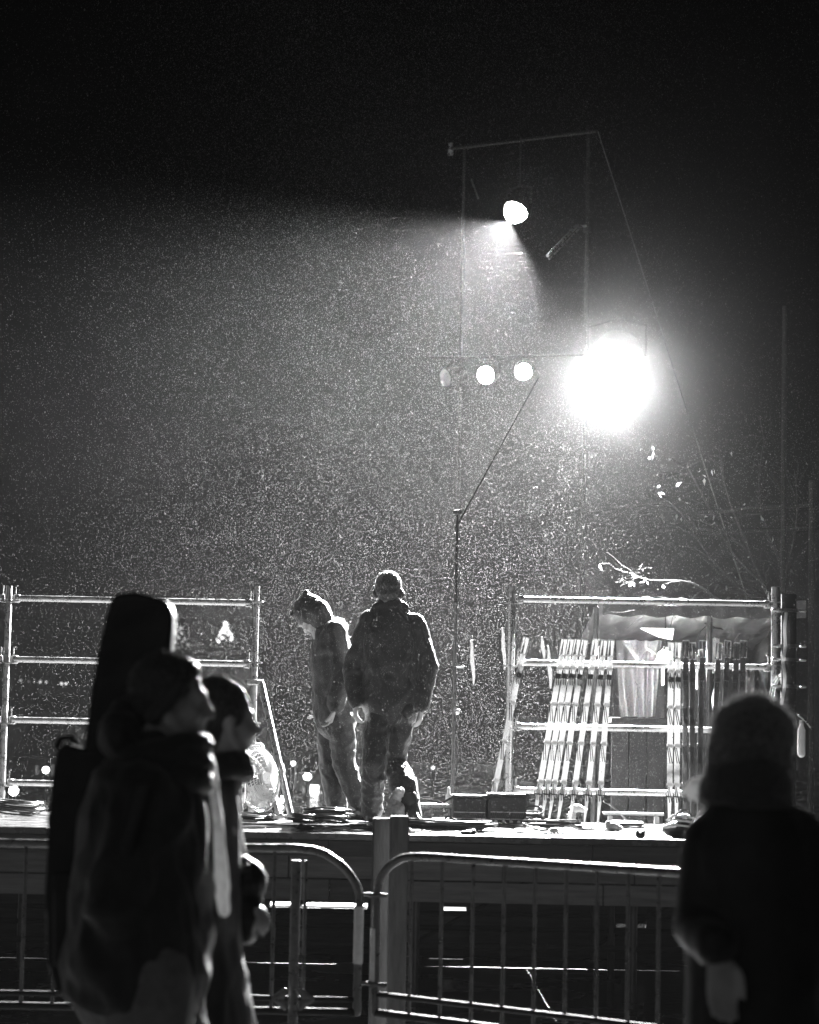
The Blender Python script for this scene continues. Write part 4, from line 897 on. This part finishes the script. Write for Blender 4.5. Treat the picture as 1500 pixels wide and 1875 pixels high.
# ------------------------------------------------------------------ crowd barriers and timber posts
def smoothpath(ctrl, k=5):
    out = []
    for i in range(len(ctrl) - 1):
        p0 = ctrl[max(0, i - 1)]; p1 = ctrl[i]; p2 = ctrl[i + 1]; p3 = ctrl[min(len(ctrl) - 1, i + 2)]
        for j in range(k):
            t = j / k; out.append(0.5 * ((2 * p1) + (p2 - p0) * t + (2 * p0 - 5 * p1 + 4 * p2 - p3) * t * t + (3 * p1 - p0 - 3 * p2 + p3) * t ** 3))
    out.append(ctrl[-1]); return out
RB = 0.0185
# left barrier
Yb = 11.0
L0 = thing('crowd_barrier', 'left steel crowd barrier with rounded corner beside the timber posts', 'barrier', (P(540, 1560, Yb).x, Yb, 0), 'crowd barriers before the stage')
pc = P(658, 1640, Yb); xl = P(-120, 1530, Yb).x; zt = P(430, 1552, Yb).z
ctrl = [V((xl, Yb, zt)), V((P(420, 1552, Yb).x, Yb, zt)), V((P(560, 1558, Yb).x, Yb, zt)), V((P(612, 1572, Yb).x, Yb, P(612, 1574, Yb).z)), V((P(645, 1605, Yb).x, Yb, P(645, 1607, Yb).z)), V((pc.x, Yb, pc.z)), V((pc.x, Yb, 0.75)), V((pc.x, Yb, 0.36))]
MB().chain(smoothpath(ctrl), [RB] * (7 * 5 + 1), n=12).build('frame_tube', 'barrier', L0)
zl = P(560, 1829, Yb).z
MB().tube((xl, Yb, zl), (pc.x, Yb, zl), 0.012, n=10).build('lower_rail', 'rig', L0)  # lower and bottom rails near black, shade put into their colour
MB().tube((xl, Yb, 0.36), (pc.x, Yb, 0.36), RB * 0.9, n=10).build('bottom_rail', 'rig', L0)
x = pc.x - 0.24; k = 0
while x > xl:
    z1 = zt - 0.012 if x < P(560, 1558, Yb).x else zt - 0.05
    MB().tube((x, Yb, 0.37), (x, Yb, z1), 0.0085, n=8).build('bar', 'barrier', L0); x -= 0.138; k += 1
px_ = P(540, 1700, Yb).x
MB().tube((px_, Yb - 0.01, 0.0), (px_, Yb - 0.01, zt - 0.05), 0.023, n=10).build('leg_tube', 'barrier', L0)
for s_ in (-1, 1):
    for sz in (-1, 1): MB().chain([(px_ + s_ * .09, Yb - .01, zl), (px_ + s_ * .055, Yb - .03, zl + sz * .012), (px_ + s_ * .03, Yb - .04, zl + sz * .04)], [(.006, .010), (.006, .022), (.006, .012)], n=8).build('foot_bracket', 'barrier', L0)
MB().tube((pc.x, Yb - 0.001, P(655, 1765, Yb).z), (pc.x, Yb - 0.001, P(655, 1660, Yb).z), RB + .003, n=12).build('tape_band', 'tape', L0)
for y in (1637, 1800):
    z = P(665, y, Yb).z; MB().tube((pc.x, Yb, z), (pc.x + 0.085, Yb - .01, z), 0.009, n=8).tube((pc.x + 0.085, Yb - .01, z - .045), (pc.x + 0.085, Yb - .01, z + .012), 0.009, n=8).build('hook', 'barrier', L0)
# right barrier, coming nearer to the right
def yr(px): return 11.0 - (px - 690) / 560 * 1.15
R0p = P(690, 1640, yr(690))
R0 = thing('crowd_barrier', 'right steel crowd barrier running behind the hatted pedestrian', 'barrier', (P(950, 1580, yr(950)).x, yr(950), 0), 'crowd barriers before the stage')
zt2 = P(800, 1571, yr(800)).z
def rp(px, py, z=None):
    p = P(px, py, yr(px)); return V((p.x, p.y, p.z if z is None else z))
ctrl = [rp(688, 1800, 0.36), rp(688, 1720), rp(690, 1640), rp(699, 1606), rp(722, 1580), rp(762, 1571, zt2), rp(900, 1580, zt2), rp(1250, 1605, zt2), rp(1560, 1630, zt2)]
MB().chain(smoothpath(ctrl), [RB] * (8 * 5 + 1), n=12).build('frame_tube', 'barrier', R0)
zl2 = rp(800, 1832).z
MB().tube(rp(688, 1832, zl2), rp(1560, 1832, zl2), 0.012, n=10).build('lower_rail', 'rig', R0)  # both low rails blackened here too, in place of shade
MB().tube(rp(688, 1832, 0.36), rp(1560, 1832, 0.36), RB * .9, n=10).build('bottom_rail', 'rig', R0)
for i, bx in enumerate((752, 808, 865, 922, 979, 1036, 1093, 1150, 1206, 1262, 1318, 1374, 1430, 1486)):
    p = rp(bx, 1700); MB().tube((p.x, p.y, 0.37), (p.x, p.y, zt2 - 0.012), 0.0085, n=8).build('bar', 'barrier', R0)
p = rp(686, 1740); MB().tube((p.x, p.y - .001, rp(686, 1800).z), (p.x, p.y - .001, rp(686, 1700).z), RB + .003, n=12).build('tape_band', 'tape', R0)
for y in (1639, 1803):
    z = rp(688, y).z; p = rp(688, y); MB().tube((p.x - .03, p.y - .02, z), (p.x + 0.05, p.y - .02, z), 0.011, n=10).build('hook_eye', 'barrier', R0)
# timber posts behind the barriers
for px, ytop, w_, Yp, m_, label in ((699, 1498, 0.086, 12.1, 'timber_dark', 'dark timber post in front of the stage, left of the paler post'), (732, 1494, 0.088, 11.9, 'timber', 'pale timber post in front of the stage, right of the dark post')):
    a = P(px, ytop, Yp); bm_ = MB().bbox((a.x, Yp, a.z / 2), (w_, w_, a.z), 0.006, Matrix.Rotation(0.06, 3, 'Z'))
    tag(bm_.build('timber_post', m_, org=(a.x, Yp, 0)), label, 'post', 'timber posts before the stage')

# ------------------------------------------------------------------ market stall behind the stage on the right
sx0, sx1 = P(1118, 1130, 21).x, P(1440, 1130, 21).x
st = thing('market_stall', 'dark tarpaulin covered stall behind the right guardrail, lit from inside', 'stall', ((sx0 + sx1) / 2, 21.5, 0))
def sheet(nx, ny, fn, th=0.006):
    vs = [V(fn(i / nx, j / ny)) for j in range(ny + 1) for i in range(nx + 1)]
    fs = [(j * (nx + 1) + i, j * (nx + 1) + i + 1, (j + 1) * (nx + 1) + i + 1, (j + 1) * (nx + 1) + i) for j in range(ny) for i in range(nx)]
    return MB().add(vs, fs)
zr = P(1250, 1106, 20.6).z
def roof(u, v):
    x = sx0 - 0.1 + (sx1 - sx0 + 0.2) * u; y = 20.6 + 3.2 * v
    return (x, y, zr + 0.04 - 0.26 * v - 0.03 * math.sin(math.pi * ((u * 3) % 1)) * math.sin(math.pi * v) + 0.02 * math.sin(u * 37 + v * 5) + 0.03 * noise.noise(V((x * 3, y * 3, 0))))
sheet(36, 24, roof).build('roof_tarp', 'roof_tarp', st, angle=180)
sheet(30, 4, lambda u, v: (sx0 - 0.1 + (sx1 - sx0 + 0.2) * u, 20.58 + 0.01 * math.sin(u * 60), zr + 0.04 - 0.15 * v + 0.012 * math.sin(u * 40))).build('valance', 'tarp_dark', st, angle=180)
def drape(px0, px1, y0, y1, Y, name, m_, amp=0.04, fr=22.0, skew=0.0):
    a = P(px0, y0, Y); b = P(px1, y0, Y); c = P(px0, y1, Y)
    return sheet(40, 16, lambda u, v: (a.x + (b.x - a.x) * (u * (1 - skew * v) + skew * v * .5), Y + amp * math.sin(u * fr + 1.5 * math.sin(v * 3)) * (0.35 + v) + 0.05 * noise.noise(V((u * 9, v * 4, px0))), a.z + (c.z - a.z) * v + .015 * noise.noise(V((u * 6, 3, px0))))).build(name, m_, st, angle=180)
drape(1128, 1212, 1172, 1312, 22.9, 'hanging_tarp', 'tarp', 0.05, 26, .25)
drape(1296, 1318, 1168, 1232, 22.6, 'hanging_tarp', 'tarp', 0.02, 8)
drape(1366, 1420, 1215, 1290, 22.6, 'hanging_tarp', 'tarp_dark', 0.05, 14)
drape(1085, 1440, 1155, 1420, 23.75, 'back_cloth', 'tarp_dark', 0.05, 60)
for px in (1092, 1300, 1432):
    for Y in (20.75, 23.6): vpole(px, 1112, 1500, Y, 0.025, 'stall_post', 'steel_dark', st, 0.0)
MB().bbox(((sx0 + sx1) / 2, 21.0, P(1250, 1322, 21).z), (sx1 - sx0, 0.5, 0.05), 0.006).build('counter', 'plank', st)
for i in range(10):
    x = sx0 + (i + .5) * (sx1 - sx0) / 10; MB().bbox((x, 20.78, P(1250, 1322, 21).z / 2 - .03), ((sx1 - sx0) / 10 - .008, 0.02, P(1250, 1322, 21).z - .07), 0.003).build('front_plank', 'plank', st, False)
pp = P(1205, 1160, 21.9)
MB().prism([P(1172, 1150, 21.9), P(1234, 1151, 21.9), P(1231, 1172, 21.9), P(1205, 1166, 21.9)], V((0, .012, 0))).build('pale_board', 'white', st, False)
MB().chain([P(1150, 1180, 22.4), P(1170, 1212, 22.3), P(1185, 1188, 22.3), P(1205, 1200, 22.3)], [(.05, .01), (.03, .02), (.06, .01), (.03, .01)], n=8).build('folded_cloth', 'tarp', st)
for px, y0, y1, Y in ((1302, 1233, 1310, 22.2), (1277, 1222, 1262, 22.2), (1214, 1224, 1255, 21.6)):
    a = P(px, y0, Y); b = P(px, y1, Y); MB().bbox((a.x, Y, (a.z + b.z) / 2), (0.022, 0.012, a.z - b.z), .003).build('hanging_batten', 'white', st, False)
a = P(1311, 1262, 22.1); b = P(1304, 1300, 22.1); MB().tube(a, b, 0.02, n=8).build('hanging_batten', 'white', st)
# work light
wl = P(1218, 1205, 21.3)
wt = thing('work_light', 'small bare work light glowing inside the stall', 'lamp', wl, 'stage lamps')
MB().ell(wl, 0.066, None, 16, 10).build('bulb', emit('work bulb', 1500.0), wt)
MB().tube(wl + V((0, 0, .04)), wl + V((0, 0, .10)), 0.03, n=12).build('socket', 'black', wt)
MB().tube(wl + V((0, 0, .10)), V((wl.x, wl.y, zr + .1)), 0.006, n=6).build('cord', 'black', wt)
ld = bpy.data.lights.new('work_light', 'POINT'); lo = bpy.data.objects.new('light', ld); COL.objects.link(lo); ld.energy = 170; ld.shadow_soft_size = 0.075; lo.parent = wt; lo.location = (0, 0, 0)
# strips of cloth hanging at the left of the stall
for px, y0, y1, lab in ((863, 1172, 1252, 'pale narrow strip hanging right of the slim pole'), (920, 1150, 1225, 'pale narrow strip hanging left of the thick guardrail post'), (992, 1166, 1205, 'short pale strip hanging left of the bright struts'), (1004, 1184, 1260, 'wavy pale strip hanging beside the first bright strut')):
    a = P(px, y0, 20.6); b = P(px + 5, y1, 20.6); pts = [a.lerp(b, k / 6) + V((.003 * math.sin(k * 1.7), .01 * math.cos(k), 0)) for k in range(7)]
    tag(MB().chain(pts, [(.004 + .012 * math.sin(math.pi * (k + .5) / 7), .004) for k in range(7)], side=(1, 0, 0), n=6).build('cloth_strip', 'tarp', org=a), lab, 'strip', 'cloth strips hanging behind the stage')
# tall dark planks leaning behind the stall front
for i, (px, y0, y1) in enumerate(((1262, 1195, 1395), (1283, 1190, 1395), (1322, 1185, 1400))):
    a = P(px + 3, y0, 20.2); b = P(px, y1, 20.2); tag(MB().bbox((a + V((b.x, b.y, 0))) / 2 * 1.0, (0.06, 0.025, a.z), 0.004).build('plank', 'plank', org=(b.x, 20.2, 0)), ('left', 'middle', 'right')[i] + ' one of the three dark planks standing behind the shaded struts', 'plank', 'dark planks at the stall')

# ------------------------------------------------------------------ scaffold tower at the right edge
tw = thing('scaffold_tower', 'dark scaffold tower with strapped couplers at the right edge', 'scaffold', (P(1445, 1300, 17.6).x, 17.6, 0))
for px, y0, Y, r in ((1445, 1088, 17.6, 0.055), (1424, 1095, 18.9, 0.03)):
    a = P(px, y0, Y); MB().tube((a.x, Y, 0), (a.x, Y, a.z), r, n=14).build('post', 'rig', tw)
for y in (1118, 1183, 1208, 1257):
    a = P(1443, y, 17.6); c = MB().tube((a.x, 17.6, a.z - .012), (a.x, 17.6, a.z + .012), 0.075, n=14).build('coupler', 'steel_dark', tw)
    MB().bbox((a.x - .09, 17.56, a.z), (0.07, 0.03, 0.02), .005).build('coupler_bolt', 'galv', c); MB().bbox((a.x + .10, 17.56, a.z - .005), (0.05, 0.02, 0.014), .004).build('coupler_bolt', 'galv', c)
pts = [P(1440, 1122, 17.5), P(1437, 1150, 17.5), P(1438, 1185, 17.5), P(1434, 1210, 17.5), P(1437, 1235, 17.5), P(1436, 1262, 17.5), P(1431, 1290, 17.5)]
MB().chain(smoothpath(pts), [(.012, .004)] * 31, side=(1, 0, 0), n=6).build('tie_strap', 'tarp', tw)
rs = thing('rear_scaffold', 'faint tall scaffold standing in the dark behind the stall at right', 'scaffold', (P(1460, 1300, 24.3).x, 24.3, 0))
for px, y0, Y, r in ((1437, 560, 24.3, 0.024), (1487, 880, 24.3, 0.03)):
    a = P(px, y0, Y); MB().tube((a.x, Y, 0), (a.x, Y, a.z), r, n=12).build('post', 'rig', rs)
for a, b in (((1280, 939, 24.36), (1510, 922, 24.36)), ((1270, 975, 24.36), (1510, 966, 24.36)), ((1437, 905, 24.36), (1410, 868, 24.36))):
    MB().tube(P(*a), P(*b), 0.022, n=10).build('ledger', 'rig', rs)
a = P(1468, 1350, 17.9); bo = thing('gas_bottle', 'slim pale bottle hanging on the right scaffold tower', 'bottle', a - V((0, 0, .17)))
MB().chain([a - V((0, 0, .12)), a + V((0, 0, .05)), a + V((0, 0, .08)), a + V((0, 0, .10))], [.028, .028, .016, .014], n=14).build('body', 'white', bo)
MB().tube(a + V((0, 0, .10)), a + V((0, 0, .125)), 0.018, n=12).build('cap', 'galv', bo)
MB().chain([P(1462, 1310, 17.8), P(1475, 1320, 17.8), P(1484, 1332, 17.8)], [.006] * 3, n=6).build('hanging_hook', 'galv', bo)
pts = [P(1432, 1232, 17.9), P(1418, 1246, 17.9), P(1411, 1265, 17.9), P(1405, 1300, 17.9)]
for k in range(3):
    tag(MB().chain(smoothpath([p + V((.02 * k, .01 * k, 0)) for p in pts]), [.005] * 16, n=6).build('hanging_cable', 'galv', org=pts[-1]), ('left', 'middle', 'right')[k] + ' cable of the three looping down at the right scaffold tower', 'cable', 'cables on the scaffold tower')

# ------------------------------------------------------------------ bare tree over the stall
def tree():
    rr = random.Random(21); base = P(1424, 1380, 24.4); base.z = 0
    t = thing('bare_tree', 'nearly leafless tree with thin twigs hanging over the stall roof', 'tree', base)
    tk = MB().chain([base, base + V((.05, 0, 1.0)), base + V((-.02, 0, 2.2)), base + V((.0, -.1, 3.0))], [.10, .085, .07, .055], n=12).build('trunk', 'bark', t)
    leafpts = []
    limbs = [[(1424, 1130), (1395, 1060), (1352, 960), (1325, 880), (1318, 830)], [(1424, 1130), (1400, 1080), (1370, 1010), (1335, 985), (1300, 960)], [(1424, 1130), (1405, 1080), (1340, 1010), (1285, 905), (1262, 860)],
             [(1424, 1110), (1365, 1085), (1300, 1020), (1255, 950), (1222, 915)], [(1424, 1130), (1430, 1040), (1400, 960), (1390, 880), (1400, 800)], [(1424, 1150), (1372, 1150), (1310, 1150), (1255, 1118), (1195, 1110)], [(1424, 1150), (1380, 1175), (1330, 1180), (1290, 1150), (1240, 1118)],
             [(1424, 1120), (1445, 1030), (1460, 940), (1455, 860)], [(1424, 1140), (1350, 1120), (1270, 1068), (1190, 1062), (1150, 1048)], [(1424, 1160), (1398, 1230), (1380, 1260), (1372, 1290)]]
    for li, lm in enumerate(limbs):
        Y0 = (20.6 if li in (5, 8) else 23.6 + 1.8 * rr.random()); pts = [base + V((0, -.05, 2.3 + .06 * li))] + [P(x, y, 24.4 + (Y0 - 24.4) * (k + 1) / len(lm)) for k, (x, y) in enumerate(lm)]
        pts = smoothpath(pts, 4); n = len(pts); mb = MB().chain(pts, [.014 * (1 - k / n) ** 1.1 + .003 for k in range(n)], n=6)
        for k in range(5, n):
            for q in range(2):
                if rr.random() < (.3 if li in (5, 8) else .7):
                    d = (pts[k] - pts[k - 1]).normalized(); p = pts[k]; tw_ = [p]; dd = (d + V((rr.uniform(-1, .6), rr.uniform(-.6, .6), rr.uniform(-.9, .9)))).normalized()
                    for s_ in range(4):
                        dd = (dd + V((rr.uniform(-.35, .25), rr.uniform(-.3, .3), rr.uniform(-.45, .3)))).normalized(); p = p + dd * rr.uniform(.06, .13); tw_.append(p)
                    mb.chain(tw_, [.003, .0028, .0025, .002, .0014], n=4, cap=0)
                    if rr.random() < .3: leafpts.append(tw_[-1])
        o = mb.build('branch', 'bark', t)
    for c, n in ((P(1162, 1052, 20.6), 8), (P(1290, 869, 22.0), 5), (P(1215, 900, 22.0), 4), (P(1190, 830, 22.0), 4)):
        for k in range(n): leafpts.append(c + V((rr.uniform(-.09, .12), rr.uniform(-.05, .05), rr.uniform(-.08, .06))))
    lm = bpy.data.meshes.new('leaf'); lm.from_pydata([(0, 0, 0), (.018, .012, .004), (.05, 0, -.006), (.018, -.012, .004), (.025, 0, .008)], [], [(0, 1, 4), (1, 2, 4), (2, 3, 4), (3, 0, 4)]); lm.materials.append(M['leaf'])
    for p in leafpts:
        o = bpy.data.objects.new('leaf', lm); COL.objects.link(o); o.parent = t; o.location = p - base; s_ = rr.uniform(.7, 1.4); o.scale = (s_,) * 3; o.rotation_euler = (rr.uniform(0, 6), rr.uniform(0, 6), rr.uniform(0, 6))
    # tangle of twigs caught on the branch end
    tg = MB(); c = P(1170, 1052, 20.6)
    for k in range(6):
        pts = [c + V((.17 * math.cos(a + k * .5) * rr.uniform(.7, 1.2), .05 * math.sin(a * 2 + k), .075 * math.sin(a + k * .9) * rr.uniform(.6, 1.2))) for a in np.linspace(0, rr.uniform(2, 4.5), 10)]
        tg.chain(pts, [.0026] * 10, n=4, cap=0)
    tg.build('twig_tangle', 'bark', t)
tree()

# ------------------------------------------------------------------ far lights of the town
def far_building(label, px0, px1, ytop, Y, wins, depth=12, roofm='roofing', em=1.2):
    a = P(px0, ytop, Y); b = P(px1, ytop, Y); cx = (a.x + b.x) / 2; W = b.x - a.x
    t = thing('far_building', label, 'building', (cx, Y + depth / 2, 0), 'far buildings')
    MB().box((cx, Y + depth / 2, a.z / 2), (W, depth, a.z)).build('wall', 'concrete', t, False)
    MB().prism([(a.x - .3, Y - .3, a.z), (b.x + .3, Y - .3, a.z), (b.x + .3, Y + depth / 2, a.z + 2.5), (a.x - .3, Y + depth / 2, a.z + 2.5)], (0, .01, .2)).build('roof', roofm, t, False)
    mw = {}
    for (x, y, w_, h_, e) in wins:
        if e not in mw: mw[e] = emit('lit window %g' % e, e)
        p = P(x, y, Y); s_ = Y / FPX
        f = MB().box((p.x, Y - .03, p.z), ((w_ + 2) * s_, .06, (h_ + 2) * s_)).build('window', 'concrete', t, False)
        MB().box((p.x, Y - .07, p.z), (w_ * s_, .02, h_ * s_)).build('pane', mw[e], f, False)
far_building('far dark building at left with a row of small lit windows', -60, 300, 1205, 150, [(38, 1246, 3, 3, .8), (53, 1248, 2.5, 3, .25), (63, 1248, 2.5, 3, .2), (74, 1249, 3, 3, 1.5), (85, 1249, 3, 3, 1.0), (113, 1252, 4, 3, 1.8), (121, 1252, 4, 3, 1.8)])
far_building('far low shop front with bright windows behind the hooded worker', 500, 660, 1385, 90, [(576, 1450, 15, 24, 6), (566, 1455, 3, 22, .5), (588, 1462, 4, 22, 1.0), (537, 1422, 9, 40, .28), (533, 1470, 5, 30, .2), (556, 1450, 4, 16, .35)])
far_building('far dark house at the left edge with dim doorway light', 40, 140, 1395, 95, [(68, 1410, 5, 16, .10), (98, 1410, 8, 20, .10), (92, 1478, 8, 5, .5)])
def far_lamp(px, py, Y, r, e, label):
    p = P(px, py, Y); t = thing('street_lamp', label, 'street lamp', (p.x, Y, 0), 'far street lamps')
    MB().tube((p.x, Y, 0), (p.x, Y, p.z - r), 0.05, n=8).build('post', 'steel_dark', t)
    MB().ell(p, r).build('globe', emit('street globe', e), t)
    MB().tube(p + V((0, 0, r * .9)), p + V((0, 0, r * 1.25)), r * .5, n=10).build('cap', 'steel_dark', t)
far_lamp(84, 1410, 70, .09, 14, 'far street lamp left of the guitar case'); far_lamp(25, 1448, 60, .11, 22, 'far street lamp low at the left edge above the cable coil')
far_lamp(537, 1398, 80, .07, 8, 'upper of the far street lamps right of the fan'); far_lamp(563, 1422, 70, .10, 20, 'far street lamp above the bright shop window'); far_lamp(513, 1464, 70, .11, 20, 'low far street lamp between the prop and the shop window')
far_lamp(837, 1304, 90, .07, 5, 'far street lamp beside the slim pole'); far_lamp(793, 1406, 90, .06, 2.5, 'dim far street lamp right of the worker seen from behind')
def xmas(px, py, Y, e, n, h, label):
    p = P(px, py + 22, Y); t = thing('christmas_tree', label, 'christmas tree', (p.x, Y, 0), 'far lit trees'); s_ = Y / FPX; H = h * s_; rr = random.Random(px)
    MB().tube((p.x, Y, 0), (p.x, Y, p.z + H), .12, .03, n=8).build('trunk', 'bark', t)
    cr = MB()
    for k in range(500):
        u = rr.random(); rad = (1 - u) * H * .42 + .05; a = rr.uniform(0, 6.28); c = V((p.x + rad * rr.uniform(.2, 1) * math.cos(a), Y + rad * math.sin(a), p.z + u * H))
        cr.add([c, c + V((rr.uniform(-.3, .3), rr.uniform(-.3, .3), -.25)), c + V((rr.uniform(-.3, .3), rr.uniform(-.3, .3), -.2))], [(0, 1, 2)])
    cr.build('crown', 'conifer', t, False)
    em = emit('fairy light %d' % px, e); bm_ = MB().ell((0, 0, 0), .075, None, 6, 4); me = None
    for k in range(n):
        u = (k + .5) / n * .92; rad = (1 - u) * H * .40; a = k * 2.4; o = None
        c = V((p.x + rad * math.cos(a), Y - abs(rad * math.sin(a)) - .1, p.z + u * H))
        if me is None:
            o = MB().ell(c, .075, None, 6, 4).build('fairy_light', em, t); me = o
        else:
            d = me.copy(); COL.objects.link(d); d.parent = t; d.location = c - c0_
        if k == 0: c0_ = c
xmas(413, 1155, 110, 2.2, 34, 40, 'brighter far tree hung with fairy lights behind the left guardrail')
xmas(331, 1158, 120, .5, 18, 34, 'dim far tree hung with fairy lights beside the guitar case')



# ------------------------------------------------------------------ more loose cables and scraps on the deck
coil(455, 16.9, 0.15, 0.10, 5, 0.05, 'flat cable coil on the deck in front of the fan', seed=12)
coil(905, 16.2, 0.16, 0.10, 5, 0.05, 'cable coil on the deck in front of the right black case', seed=14)
coil(1150, 17.2, 0.12, 0.09, 4, 0.05, 'loose cable coil between the two strut groups', seed=15)
cable([dk(860, 15.6), dk(920, 15.75), dk(985, 15.6), dk(1050, 15.8)], 'loose cable along the stage edge below the bright struts')
cable([dk(610, 15.4), dk(650, 15.3), dk(690, 15.45), dk(760, 15.3), dk(790, 15.5)], 'loose cable along the stage edge by the timber posts')
cable([dk(735, 17.4), dk(752, 17.2, .05), dk(772, 17.3, .02), dk(800, 17.0)], 'short cable behind the boots of the worker walking away')
cable([dk(1000, 16.6), dk(1035, 16.5, .04), dk(1070, 16.7), dk(1110, 16.5)], 'short cable arching on the deck below the bright struts')
lump(858, 15.25, 'rag', 'small dark rag at the stage edge below the black cases', 'rag', [((0, 0, .012), (.05, .03, .014)), ((.03, .01, .02), (.02, .02, .015))], 'cloth_dark')
lump(560, 15.6, 'rag', 'small dark rag at the stage edge below the shop window light', 'rag', [((0, 0, .012), (.06, .03, .014)), ((-.03, .01, .02), (.02, .02, .015))], 'cloth_dark')
